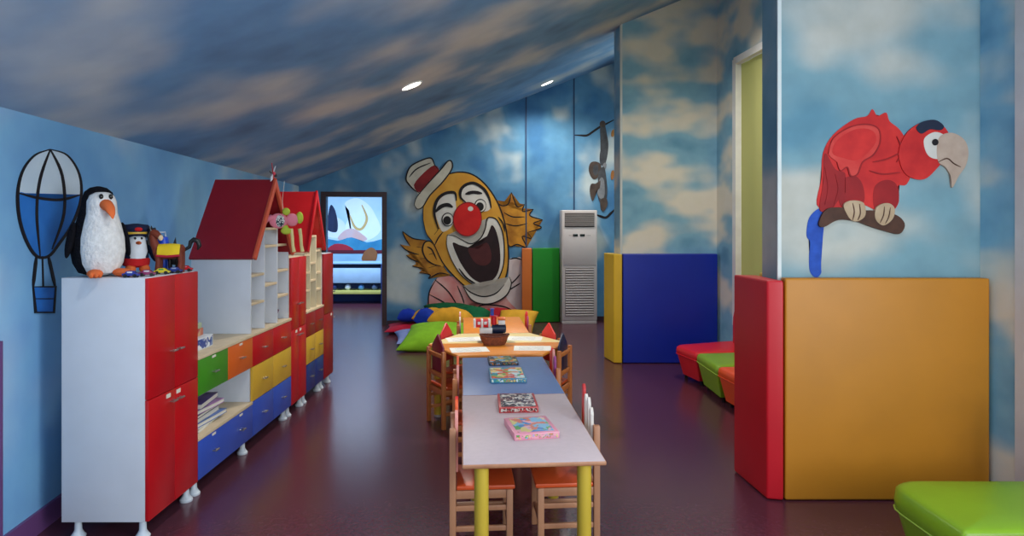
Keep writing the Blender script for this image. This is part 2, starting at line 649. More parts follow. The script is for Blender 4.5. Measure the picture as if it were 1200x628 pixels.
class Paint:
    """paint layers on a wall plane; outlines are given in the photograph's pixels and turned into places on the wall"""

    def __init__(self, fn, nrm, root, conv=None):
        self.fn, self.nrm, self.root, self.conv = fn, Vector(nrm).normalized(), root, conv or (lambda x, y: (x, y))
        self.layer = 0

    def pt(self, p, h):
        u, v = self.conv(*p)
        return self.fn(u, v) + self.nrm * h

    def fill(self, name, pts, mat, smooth=True, label=None, k=5):
        if smooth:
            pts = catmull(pts, True, k)
        self.layer += 1
        h = 0.002 + 0.0012 * self.layer
        t = bmesh.new()
        a = [t.verts.new(self.pt(p, h)) for p in pts]
        b = [t.verts.new(self.pt(p, 0.0005)) for p in pts]
        for i in range(len(a)):
            j = (i + 1) % len(a)
            t.faces.new((a[i], b[i], b[j], a[j]))
        f = t.faces.new(a)
        bmesh.ops.triangulate(t, faces=[f], ngon_method='EAR_CLIP')
        bmesh.ops.recalc_face_normals(t, faces=t.faces[:])
        mb = MB()
        mb._take(t)
        o = obj(name, mb, mat, self.root, sharp=0.3)
        if label:
            o['label'] = label
        return o

    def strokes(self, name, lines, w, mat, smooth=True):
        """brush lines of one kind, w wide (pixels of the given outlines)"""
        self.layer += 1
        h = 0.002 + 0.0012 * self.layer
        for ln in lines:
            mb = MB()
            ww = w
            if isinstance(ln, tuple) and isinstance(ln[0], (int, float)) and isinstance(ln[1], list):
                ww, ln = ln
            pts = catmull(ln, False, 6) if smooth and len(ln) > 2 else ln
            t = bmesh.new()
            L, R, n = [], [], len(pts)
            for i, p in enumerate(pts):
                q0, q1 = pts[max(i - 1, 0)], pts[min(i + 1, n - 1)]
                dx, dy = q1[0] - q0[0], q1[1] - q0[1]
                l = math.hypot(dx, dy) or 1
                tp = ww / 2 * (0.35 + 0.65 * min(1, 4 * min(i, n - 1 - i) / max(1, n - 1)))
                a, b = (p[0] - dy / l * tp, p[1] + dx / l * tp), (p[0] + dy / l * tp, p[1] - dx / l * tp)
                L.append((t.verts.new(self.pt(a, h)), t.verts.new(self.pt(a, 0.0005))))
                R.append((t.verts.new(self.pt(b, h)), t.verts.new(self.pt(b, 0.0005))))
            for i in range(n - 1):
                t.faces.new((L[i][0], L[i + 1][0], R[i + 1][0], R[i][0]))
                t.faces.new((L[i][0], L[i][1], L[i + 1][1], L[i + 1][0]))
                t.faces.new((R[i][0], R[i + 1][0], R[i + 1][1], R[i][1]))
            t.faces.new((L[0][0], R[0][0], R[0][1], L[0][1]))
            t.faces.new((L[-1][0], L[-1][1], R[-1][1], R[-1][0]))
            bmesh.ops.recalc_face_normals(t, faces=t.faces[:])
            mb._take(t)
            obj(name, mb, mat, self.root, sharp=0.3)


def back_pt(u, v):
    r = (u - CU) / F
    y = 11.1675 / (1 - 0.147 * r)
    return Vector((r * y, y, H - (v - CV) * y / F))


def left_pt(u, v):
    r = (u - CU) / F
    y = -2.03 / (r + 0.126)
    return Vector((r * y, y, H - (v - CV) * y / F))


def pier_pt(u, v):
    y = 4.06
    return Vector(((u - CU) / F * y, y, H - (v - CV) * y / F))


def next_pt(u, v):
    y = 14.9
    return Vector(((u - CU) / F * y, y, H - (v - CV) * y / F))


def paint(name, c1, c2=None, scale=5.0):
    if c2 is None:
        return plain(name, c1, 0.6, 0.08, scale, spec=0.3)
    m, nt, b = new_mat(name)
    n = pos_noise(nt, scale, 3.0, 0.5)
    r = nt.nodes.new('ShaderNodeValToRGB')
    r.color_ramp.elements[0].position = 0.32
    r.color_ramp.elements[1].position = 0.68
    r.color_ramp.elements[0].color = lin(c1)
    r.color_ramp.elements[1].color = lin(c2)
    nt.links.new(n.outputs['Fac'], r.inputs['Fac'])
    nt.links.new(r.outputs['Color'], b.inputs['Base Color'])
    b.inputs['Roughness'].default_value = 0.6
    b.inputs['Specular IOR Level'].default_value = 0.3
    return m


P_LINE = paint('black_outline_paint', (24, 18, 22))
P_SKIN = paint('clown_face_paint', (196, 132, 36), (224, 170, 66), 2.2)
P_HAIR = paint('clown_hair_paint', (150, 92, 24), (206, 144, 44), 5)
P_WHITE = paint('white_face_paint', (206, 200, 190), (226, 222, 214), 4)
P_PINK = paint('pink_shirt_paint', (214, 128, 124), (226, 176, 170), 3)
P_PALE = paint('pale_shirt_paint', (214, 196, 196), (226, 214, 214), 3)
P_REDN = paint('red_nose_paint', (196, 16, 20), (216, 34, 30), 4)
P_MAR = paint('maroon_paint', (118, 20, 24), (146, 30, 30), 5)
P_DARK = paint('dark_mouth_paint', (34, 18, 22), (46, 24, 28), 5)
P_TONG = paint('tongue_paint', (74, 30, 34), (88, 38, 40), 5)
P_HAT = paint('grey_hat_paint', (186, 178, 158), (214, 208, 190), 5)

# --- clown
root = thing('clown_mural', 'huge laughing clown face with red nose painted on the far blue wall', 'mural', tuple(back_pt(560, 300)))
ck = lambda x, y: (450 + x / 2.855, 170 + y / 2.855)
P = Paint(back_pt, (0.147, -1, 0), root, ck)
P.fill('shirt', [(146, 590), (148, 540), (152, 490), (176, 446), (230, 440), (280, 480), (300, 522), (350, 530), (400, 505), (430, 470), (470, 520), (475, 590), (300, 600)], P_PINK, k=4)
P.fill('shirt_shoulder', [(405, 500), (425, 450), (418, 385), (440, 378), (462, 382), (470, 470), (474, 560), (440, 545)], P_PALE, k=4, label='pale right shoulder of the clown shirt')
P.strokes('outline', [[(146, 590), (148, 540), (152, 490), (176, 446)], [(152, 500), (190, 520), (240, 548), (300, 556)], [(170, 450), (215, 490), (250, 545)], [(300, 556), (330, 535), (400, 540), (440, 560)], [(418, 470), (440, 450), (455, 432)], [(410, 490), (436, 474), (456, 462)], [(420, 382), (440, 378), (462, 384)], [(245, 470), (262, 510), (268, 530)]], 4.5, P_LINE)
P.fill('hair', [(62, 288), (84, 305), (104, 314), (140, 318), (160, 330), (190, 400), (226, 436), (205, 432), (186, 428), (166, 436), (150, 446), (154, 434), (128, 430), (118, 426), (132, 412), (108, 408), (94, 404), (118, 392), (92, 382), (74, 368), (100, 362), (72, 350), (54, 332), (88, 338), (70, 310)], P_HAIR, k=2, label='spiky brown hair at the left of the face')
P.fill('hair', [(360, 182), (392, 202), (416, 196), (426, 158), (436, 186), (446, 206), (470, 198), (464, 222), (500, 214), (488, 236), (531, 250), (500, 262), (526, 276), (480, 292), (492, 312), (462, 306), (477, 342), (446, 332), (420, 338), (404, 300), (398, 240)], P_HAIR, k=2, label='spiky brown hair at the right of the face')
hl = [(62, 288), (84, 305), (104, 314), (140, 318)]
P.strokes('outline', [hl, [(62, 288), (70, 310), (88, 338)], [(54, 332), (72, 350), (100, 362), (118, 366)], [(74, 368), (92, 382), (118, 392)], [(94, 404), (108, 408), (132, 412)], [(118, 426), (154, 434), (150, 446), (186, 428), (226, 436)],
                      [(362, 182), (392, 202), (416, 196), (426, 158)], [(426, 158), (436, 186), (446, 206), (470, 198)], [(470, 198), (464, 222), (500, 214)], [(500, 214), (488, 236), (531, 250)], [(531, 250), (500, 262), (526, 276), (480, 292)], [(480, 292), (492, 312), (462, 306), (477, 342), (446, 332), (420, 338), (404, 300)], [(400, 225), (430, 240), (470, 240)], [(404, 262), (440, 270), (480, 262)], [(110, 340), (140, 345)], [(120, 380), (150, 378)], [(150, 410), (180, 402)]], 4, P_LINE)
P.fill('ear', [(128, 338), (144, 320), (170, 336), (190, 380), (200, 404), (178, 402), (150, 390), (132, 368)], P_SKIN)
P.strokes('outline', [[(190, 404), (165, 398), (142, 382), (129, 352), (136, 326), (154, 322), (172, 340)], [(144, 340), (160, 350), (176, 384)], [(150, 366), (166, 362)]], 5, P_LINE)
face = [(131, 250), (134, 195), (162, 138), (200, 105), (245, 91), (292, 97), (335, 128), (372, 178), (398, 240), (412, 310), (416, 390), (404, 450), (376, 488), (334, 500), (285, 482), (238, 442), (196, 392), (166, 330), (142, 296)]
P.fill('face', face, P_SKIN)
P.strokes('outline', [face + [face[0]]], 5, P_LINE)
P.fill('eye_patch', [(170, 215), (186, 182), (212, 164), (234, 162), (240, 195), (240, 235), (226, 272), (198, 290), (184, 268)], P_WHITE)
P.fill('eye_patch', [(253, 158), (268, 136), (300, 130), (334, 150), (352, 186), (356, 212), (334, 222), (306, 204), (274, 198), (262, 182)], P_WHITE)
P.fill('mouth_paint', [(212, 300), (236, 304), (262, 318), (292, 330), (322, 312), (338, 280), (344, 248), (358, 242), (378, 252), (396, 292), (402, 345), (398, 405), (376, 455), (340, 474), (296, 464), (256, 432), (226, 384), (210, 336)], P_WHITE)
P.fill('mouth', [(230, 326), (258, 336), (296, 342), (332, 322), (350, 292), (360, 268), (374, 286), (386, 336), (388, 396), (372, 442), (336, 462), (296, 446), (262, 404), (240, 360)], P_DARK)
P.fill('tongue', [(282, 346), (316, 346), (342, 326), (356, 350), (358, 384), (340, 402), (312, 398), (292, 376)], P_TONG)
P.strokes('outline', [(4, [(212, 300), (236, 304), (262, 318), (292, 330), (322, 312), (338, 280), (344, 248), (358, 242), (378, 252), (396, 292), (402, 345), (398, 405), (376, 455), (340, 474), (296, 464), (256, 432), (226, 384), (210, 336), (212, 300)]),
                      (10, [(182, 280), (168, 228), (178, 184), (204, 162), (236, 160), (242, 186)]), (10, [(274, 192), (256, 174), (258, 148), (276, 132), (302, 128), (334, 148), (352, 180), (358, 210)]),
                      (13, [(172, 224), (190, 206), (212, 200), (230, 208)]), (11, [(272, 164), (298, 158), (328, 162)]),
                      (4, [(168, 300), (186, 276)]), (4, [(198, 290), (182, 310), (170, 334)]), (4, [(382, 240), (398, 262), (404, 290)]), (6, [(250, 412), (276, 444), (310, 466)])], 5, P_LINE)
for cx, cy, r in ((213, 249, 17), (322, 203, 17)):
    P.fill('eye_white', ring(cx, cy, r * 1.1, r * 1.25), P_WHITE, False)
    P.strokes('outline', [ring(cx, cy, r * 1.1, r * 1.25) + [ring(cx, cy, r * 1.1, r * 1.25)[0]]], 3.5, P_LINE)
    P.fill('pupil', ring(cx - 2, cy + 3, r * 0.78, r * 0.85), P_LINE, False)
P.fill('nose', ring(279, 248, 46, 55, 0.1), P_REDN, False)
P.strokes('outline', [ring(279, 248, 47, 56, 0.1) + [ring(279, 248, 47, 56, 0.1)[0]]], 3.5, P_MAR)
P.fill('nose_highlight', ring(289, 213, 9, 8), P_WHITE, False, label='white highlight painted on the red nose')  # highlight painted on the nose as part of the mural
P.fill('collar', [(264, 470), (290, 492), (330, 506), (372, 496), (402, 466), (418, 440), (425, 464), (410, 500), (370, 526), (325, 530), (290, 514)], P_WHITE)
P.strokes('outline', [[(264, 470), (290, 514), (325, 530), (370, 526), (410, 500), (425, 464), (418, 440)], [(264, 470), (290, 492), (330, 506), (372, 496), (402, 466)]], 4.5, P_LINE)
P.fill('hat_brim', [(101, 200), (110, 174), (148, 128), (190, 82), (214, 54), (227, 58), (226, 82), (196, 124), (154, 168), (130, 206), (112, 214)], P_HAT)
P.fill('hat_crown', [(74, 112), (86, 76), (116, 56), (156, 44), (170, 68), (184, 86), (156, 116), (122, 164), (104, 152), (84, 132)], P_HAT)
P.fill('hat_band', [(100, 134), (132, 94), (168, 68), (184, 88), (154, 118), (120, 158)], P_MAR, k=3)
P.strokes('outline', [[(101, 200), (110, 174), (148, 128), (190, 82), (214, 54), (227, 58), (226, 82), (196, 124), (154, 168), (130, 206), (112, 214), (101, 200)], [(122, 162), (104, 152), (84, 132), (74, 112), (86, 76), (116, 56), (156, 44), (170, 68), (184, 86)], [(84, 108), (110, 80), (156, 60)]], 4.5, P_LINE)

# --- monkey on a branch
root = thing('monkey_mural', 'grey monkey hanging upside down from a branch, painted above the air conditioner', 'mural', tuple(back_pt(704, 200)))
mk = lambda x, y: (600 + x / 3.139, 100 + y / 3.139)
P = Paint(back_pt, (0.147, -1, 0), root, mk)
P_GR = paint('grey_fur_paint', (52, 54, 60), (78, 80, 84), 8)
P_BR = paint('brown_fur_paint', (62, 50, 46), (84, 70, 62), 8)
P_LG = paint('pale_fur_paint', (112, 116, 122), (136, 138, 142), 8)
P.strokes('branch', [(8, [(228, 183), (252, 184), (276, 184), (298, 170), (322, 154), (350, 140), (378, 125)]), (9, [(306, 474), (326, 482), (346, 486), (364, 470), (378, 456)])], 8, P_LINE)
P.fill('arm', [(326, 138), (340, 136), (346, 170), (354, 210), (352, 250), (342, 290), (326, 292), (322, 262), (328, 220), (324, 176)], P_GR)
P.fill('hand', ring(333, 142, 11, 12), P_BR, False)
P.fill('ear', ring(340, 298, 7, 14, 0.2), P_LG, False)
P.fill('head', [(322, 286), (304, 280), (288, 286), (282, 308), (288, 332), (300, 346), (314, 340), (324, 322), (328, 302)], P_BR)
P.fill('face', [(316, 296), (306, 292), (298, 302), (298, 320), (306, 332), (316, 322)], P_GR)
P.fill('body', [(318, 318), (338, 300), (346, 340), (350, 390), (344, 428), (326, 436), (314, 400), (316, 356)], P_GR)
P.fill('belly', [(326, 340), (338, 350), (340, 400), (330, 420), (316, 404), (312, 374)], P_LG)
P.fill('limb', [(324, 350), (312, 362), (292, 362), (286, 380), (288, 404), (296, 426), (304, 410), (308, 386), (322, 378)], P_BR)
P.fill('limb', [(326, 420), (346, 416), (350, 440), (336, 464), (326, 452)], P_BR)
P.fill('leaf', ring(371, 176, 6, 14, 0.2), paint('ochre_leaf_paint', (170, 118, 60)), False)
P.fill('leaf', ring(369, 330, 6, 18, 0.1), paint('ochre_leaf_paint_dark', (150, 98, 50)), False)

# --- plain painted parrot on the near pier
root = thing('parrot_mural', 'red parrot on a brown branch painted above the amber foam mat', 'mural', tuple(pier_pt(1030, 220)))
P = Paint(pier_pt, (0, -1, 0), root)
P_PR = paint('red_feather_paint', (186, 26, 30), (216, 46, 42), 7)
P_PD = paint('dark_red_feather_paint', (140, 16, 24), (166, 24, 28), 7)
P_PL = paint('light_red_feather_paint', (216, 74, 66), (204, 44, 42), 8)
P_PB = paint('blue_tail_paint', (20, 66, 160), (34, 86, 190), 14)
P_BK = paint('beak_paint', (176, 150, 132), (196, 172, 154), 9)
P_FT = paint('claw_paint', (178, 150, 118), (196, 170, 140), 12)
P_WD = paint('branch_paint', (66, 38, 26), (88, 54, 38), 12)
P.fill('tail', [(962, 244), (966, 252), (964, 280), (962, 310), (962, 320), (956, 325), (949, 318), (948, 300), (949, 284), (945, 276), (947, 258), (954, 248)], P_PB)
P.fill('body', [(957, 240), (962, 210), (964, 180), (976, 158), (1000, 140), (1016, 136), (1022, 128), (1028, 136), (1038, 132), (1042, 142), (1052, 150), (1058, 158), (1066, 172), (1070, 196), (1062, 216), (1052, 218), (1053, 236), (1044, 248), (1026, 246), (1010, 240), (992, 246), (974, 246)], P_PR, k=4)
P.fill('thigh', [(1024, 220), (1036, 211), (1048, 214), (1053, 226), (1050, 242), (1036, 250), (1024, 244)], P_PD)
P.fill('thigh', [(984, 214), (1000, 206), (1010, 216), (1012, 236), (1000, 246), (984, 240)], P_PD)
P.fill('wing_tip', [(966, 180), (978, 198), (990, 204), (986, 226), (974, 244), (960, 246), (964, 214)], P_PD)
P.fill('wing', [(970, 180), (976, 162), (996, 149), (1016, 146), (1029, 152), (1030, 168), (1022, 182), (1010, 190), (1004, 204), (996, 206), (992, 196), (984, 200), (980, 190)], P_PL)
P.fill('wing_middle', [(975, 180), (980, 165), (998, 153), (1014, 151), (1024, 156), (1025, 167), (1016, 179), (1003, 188), (990, 186)], P_PR, label='darker middle of the folded wing')  # body red laid over the paler wing
P.strokes('feather_lines', [[(970, 180), (976, 162), (996, 149), (1016, 146), (1029, 152), (1030, 168), (1022, 182), (1010, 190), (1004, 204), (996, 206), (992, 196), (984, 200), (980, 190)], [(966, 196), (970, 220), (966, 240)], [(978, 204), (982, 222), (976, 242)], [(990, 208), (990, 226)], [(1022, 190), (1040, 186), (1060, 176)], [(1018, 200), (1034, 204), (1054, 202)], [(1050, 160), (1056, 176), (1050, 190)]], 1.6, P_PD)
P.fill('head', [(1052, 178), (1060, 158), (1074, 146), (1092, 142), (1106, 150), (1112, 164), (1108, 182), (1096, 198), (1082, 210), (1066, 208), (1056, 198)], P_PR)
P.fill('cheek', [(1082, 162), (1094, 155), (1106, 160), (1108, 174), (1100, 186), (1088, 184), (1082, 174)], P_WHITE, label='bare white cheek patch of the parrot')
P.fill('beak', [(1100, 160), (1114, 156), (1128, 164), (1133, 178), (1130, 194), (1122, 206), (1114, 220), (1112, 206), (1106, 196), (1098, 190), (1096, 174)], P_BK)
P.strokes('beak_line', [[(1098, 190), (1108, 186), (1116, 192), (1124, 196)]], 1.5, P_WD)
P.fill('crown', [(1072, 150), (1080, 143), (1094, 141), (1104, 148), (1100, 153), (1088, 152), (1078, 157)], paint('navy_crown_paint', (26, 36, 60)))
P.fill('eye', ring(1094, 167, 3.6, 3.8), P_LINE, False)
P.fill('branch', [(966, 246), (982, 243), (1004, 246), (1026, 247), (1046, 251), (1056, 258), (1058, 266), (1052, 274), (1040, 272), (1020, 266), (1000, 259), (980, 258), (964, 266), (958, 262)], P_WD)
P.fill('claw', [(987, 240), (996, 235), (1010, 238), (1012, 252), (1004, 259), (996, 258), (990, 250)], P_FT)
P.fill('claw', [(1026, 242), (1038, 238), (1046, 244), (1044, 256), (1034, 264), (1026, 260), (1023, 252)], P_FT)
P.strokes('claw_lines', [[(997, 238), (999, 248), (997, 258)], [(1005, 239), (1006, 250), (1003, 258)], [(1034, 242), (1033, 252), (1029, 261)], [(1041, 243), (1039, 254), (1035, 262)]], 1.2, P_WD)

# --- plain painted balloon on the left wall
root = thing('balloon_mural', 'white and blue balloon outlined in black, painted on the left wall behind the penguin', 'mural', tuple(left_pt(48, 260)))
P = Paint(left_pt, (1, -0.126, 0), root)
P_SB = paint('bright_blue_paint', (34, 110, 196), (48, 126, 212), 5)
P_SW = paint('soft_white_paint', (196, 216, 234), (214, 228, 240), 3)
env = [(58, 175), (78, 182), (92, 204), (94, 232), (84, 262), (68, 286), (56, 300), (42, 300), (30, 282), (22, 256), (20, 226), (26, 200), (40, 182)]
P.fill('envelope', env, P_SW)
P.fill('band', [(20, 226), (44, 232), (70, 234), (94, 228), (90, 248), (80, 268), (66, 289), (56, 300), (42, 300), (30, 282), (23, 258)], P_SB, k=4, label='bright blue lower half of the balloon')
P.fill('basket', [(38, 336), (64, 336), (62, 366), (41, 366)], P_SB, False)
P.strokes('outline', [env + [env[0]], [(20, 226), (44, 232), (70, 234), (94, 228)], [(58, 175), (46, 210), (42, 250), (46, 300)], [(58, 175), (72, 206), (74, 250), (60, 292)], [(42, 300), (40, 318), (38, 336)], [(56, 300), (60, 318), (64, 336)], [(49, 300), (50, 336)]], 3.2, P_LINE)
P.strokes('basket_outline', [[(38, 336), (64, 336), (62, 366), (41, 366), (38, 336)], [(40, 350), (63, 350)]], 3.0, P_LINE, False)

# --- plain picture on the far wall of the next room
root = thing('landscape_mural', 'bright pale blue landscape painting on the far wall seen through the doorway', 'mural', tuple(next_pt(415, 265)))
P = Paint(next_pt, (0, -1, 0), root)
P.fill('sky_ground', [(372, 222), (462, 222), (462, 292), (372, 292)], paint('pale_sky_paint', (176, 210, 236), (206, 228, 244), 2), False)
P.fill('cloud', [(404, 268), (410, 250), (404, 238), (418, 232), (432, 240), (440, 252), (446, 270), (430, 282), (410, 280)], paint('white_cloud_paint', (226, 238, 248), (240, 246, 252), 2))
P.fill('cloud', [(382, 276), (384, 262), (392, 254), (404, 262), (402, 278)], paint('white_cloud_paint_soft', (214, 228, 244), (236, 240, 250), 2))
P.fill('tree', [(383, 268), (385, 250), (388, 240), (393, 247), (396, 262), (394, 272)], paint('navy_tree_paint', (26, 36, 66), (38, 50, 86), 4))
P.fill('sand', [(396, 280), (404, 270), (414, 268), (424, 274), (430, 281), (412, 284)], paint('pink_sand_paint', (226, 170, 160), (214, 186, 190), 3))
P.strokes('path', [[(410, 252), (416, 266), (424, 268), (430, 256), (424, 240)]], 3, paint('ochre_path_paint', (206, 172, 110)))
P.fill('water', [(378, 280), (396, 282), (412, 278), (430, 284), (452, 280), (452, 293), (378, 293)], paint('teal_water_paint', (46, 126, 170), (66, 150, 190), 3), k=3)
P.fill('hill', [(384, 294), (392, 286), (406, 287), (414, 294)], paint('red_hill_paint', (176, 40, 60)), k=3)
P.fill('border', [(372, 293), (452, 293), (452, 297), (372, 297)], paint('dark_red_border_paint', (96, 26, 44)), False)
P.fill('bush', [(424, 304), (428, 294), (436, 290), (442, 296), (440, 306), (432, 308)], paint('brown_bush_paint', (150, 96, 60)))

# ------------------------------------------------------------------ left furniture row
XF0, XBK = -1.85, -2.29                              # fronts and backs of the cabinets


def handle(parent, x, y, z, w=0.05, vert=False):
    mb = MB()
    for s in (-1, 1):
        mb.tube([(x, y + s * w * 0.36, z), (x + 0.022, y + s * w * 0.36, z)], 0.004, 8)
    mb.tube([(x + 0.022, y - w / 2, z), (x + 0.022, y + w / 2, z)], 0.0055, 8)
    return obj('handle', mb, M_STEEL, parent)


def sticker(parent, x, y, z, w=0.045, h=0.022):
    mb = MB()
    mb.box(x, x + 0.0012, y - w / 2, y + w / 2, z - h / 2, z + h / 2)
    return obj('sticker', mb, M_STICK, parent)


def foot(parent, x, y, h):
    mb = MB()
    mb.lathe([(0.034, 0.0), (0.036, 0.012), (0.028, 0.022), (0.018, 0.04), (0.016, h - 0.012), (0.026, h - 0.004), (0.026, h)], 16, XF(x, y, 0))
    return obj('foot', mb, M_FOOT, parent)


def tall_cabinet(label, y0, y1, top, m_door, lower_split, ndoors, cream=False):
    t = thing('tall_cabinet', label, 'cabinet', ((XF0 + XBK) / 2, (y0 + y1) / 2, 0), 0)
    wm = M_CREAM if cream else M_WHITE
    b0 = 0.095
    mb = MB()
    th = 0.018
    mb.box(XBK, XF0 - 0.019, y0, y0 + th, b0, top, 0.0015)
    mb.box(XBK, XF0 - 0.019, y1 - th, y1, b0, top, 0.0015)
    mb.box(XBK, XF0 - 0.019, y0 + th, y1 - th, b0, b0 + th)
    mb.box(XBK, XF0 - 0.019, y0 + th, y1 - th, top - th, top, 0.0015)
    mb.box(XBK, XBK + 0.008, y0 + th, y1 - th, b0 + th, top - th)
    mb.box(XBK + 0.01, XF0 - 0.03, y0 + th, y1 - th, lower_split - 0.009, lower_split + 0.009)
    obj('carcass', mb, wm, t)
    w = (y1 - y0) / ndoors
    for i in range(ndoors):
        a, b = y0 + i * w + 0.0015, y0 + (i + 1) * w - 0.0015
        for z0, z1, up_ in ((b0 + 0.003, lower_split - 0.002, 0), (lower_split + 0.002, top - 0.004, 1)):
            mb = MB()
            mb.box(XF0 - 0.018, XF0, a, b, z0, z1, 0.0015)
            d = obj('door', mb, m_door, t)
            inner = b - 0.035 if i == 0 else a + 0.035
            hz = lower_split - 0.06 if not up_ else z0 + (z1 - z0) * 0.34
            handle(d, XF0, inner, hz, 0.045)
            if not up_:
                sticker(d, XF0, inner + (-0.035 if i == 0 else 0.0), hz + 0.035)
    for fx in (XF0 - 0.05, XBK + 0.06):
        for fy in (y0 + 0.04, y1 - 0.04):
            foot(t, fx, fy, b0)
    return t


tall_cabinet('tall white cabinet with four red doors nearest the camera, penguin on top', 3.45, 3.99, 1.33, M_RED, 0.71, 2)
tall_cabinet('narrow tall red cabinet between the two house shaped shelves', 5.657, 6.062, 1.325, M_RED, 0.72, 2, True)
tall_cabinet('dark red tall cabinet at the far end of the row by the doorway', 6.62, 6.96, 1.315, M_DRED, 0.72, 1)


def drawer(t, y0, y1, z0, z1, m, nh=1, st=True):
    mb = MB()
    mb.box(XF0 - 0.018, XF0, y0 + 0.002, y1 - 0.002, z0 + 0.002, z1 - 0.002, 0.0015)
    d = obj('drawer', mb, m, t)
    for k in range(nh):
        y = y0 + (y1 - y0) * (k + 0.5) / nh
        handle(d, XF0, y, z0 + (z1 - z0) * 0.5, 0.05)
        if st:
            sticker(d, XF0, y + 0.0, z1 - 0.016, 0.05, 0.014)
    return d


Z0, Z1, Z2, Z3 = 0.10, 0.347, 0.592, 0.806
# long unit
YA, YB = 3.994, 5.655
cw = (YB - YA) / 4
t = thing('drawer_unit', 'long low white unit with green, orange, red, yellow and blue drawers', 'drawer unit', ((XF0 + XBK) / 2, (YA + YB) / 2, 0))
mb = MB()
xf = XF0 - 0.02
mb.box(XBK, xf, YA, YB, 0.095, 0.113)
mb.box(XBK, XBK + 0.01, YA, YB, 0.113, Z3)
for y in (YA, YA + 2 * cw - 0.009, YB - 0.018):
    mb.box(XBK, xf, y, y + 0.018, 0.113, Z3)
mb.box(XBK, xf, YA + cw - 0.009, YA + cw + 0.009, Z2, Z3)
mb.box(XBK, xf, YA + 3 * cw - 0.009, YA + 3 * cw + 0.009, 0.113, Z3)
mb.box(XBK, xf, YA, YA + 2 * cw, Z2 - 0.009, Z2 + 0.009)
obj('carcass', mb, M_WHITE, t)
mb = MB()
mb.box(XBK, XF0, YA, YA + 2 * cw, Z1 - 0.018, Z1 + 0.002, 0.001)
obj('shelf', mb, M_BEECH, t)
mb = MB()
mb.box(XBK, XF0 + 0.004, YA, YB, Z3, 0.826, 0.0015)
obj('countertop', mb, M_BEECH, t)
drawer(t, YA, YA + cw, Z2, Z3, M_GREEN)
drawer(t, YA + cw, YA + 2 * cw, Z2, Z3, M_ORANGE)
drawer(t, YA, YA + 2 * cw, Z0, Z1 - 0.018, M_BLUE, 2)
for i in (2, 3):
    drawer(t, YA + i * cw, YA + (i + 1) * cw, Z2, Z3, M_RED, st=False)
    drawer(t, YA + i * cw, YA + (i + 1) * cw, Z1, Z2, M_YELLOW, st=False)
    drawer(t, YA + i * cw, YA + (i + 1) * cw, Z0, Z1, M_BLUE, st=False)
for y in (YA + 0.05, YA + 2 * cw - 0.06, YB - 0.06):
    foot(t, XF0 - 0.05, y, 0.095)
    foot(t, XBK + 0.06, y, 0.095)
# short unit
YC, YD = 6.066, 6.614
t = thing('drawer_unit', 'short low unit with two columns of red, yellow and navy drawers', 'drawer unit', ((XF0 + XBK) / 2, (YC + YD) / 2, 0))
mb = MB()
mb.box(XBK, xf, YC, YD, 0.095, 0.113)
mb.box(XBK, XBK + 0.01, YC, YD, 0.113, Z3)
for y in (YC, (YC + YD) / 2 - 0.009, YD - 0.018):
    mb.box(XBK, xf, y, y + 0.018, 0.113, Z3)
obj('carcass', mb, M_CREAM, t)
mb = MB()
mb.box(XBK, XF0 + 0.004, YC, YD, Z3, 0.826, 0.0015)
obj('countertop', mb, M_BEECH, t)
for i in range(2):
    a = YC + i * (YD - YC) / 2
    b = a + (YD - YC) / 2
    drawer(t, a, b, Z2, Z3, M_DRED, st=False)
    drawer(t, a, b, Z1, Z2, M_YELLOW, st=False)
    drawer(t, a, b, Z0, Z1, M_NAVY, st=False)
for y in (YC + 0.05, YD - 0.05):
    foot(t, XF0 - 0.05, y, 0.095)
    foot(t, XBK + 0.06, y, 0.095)


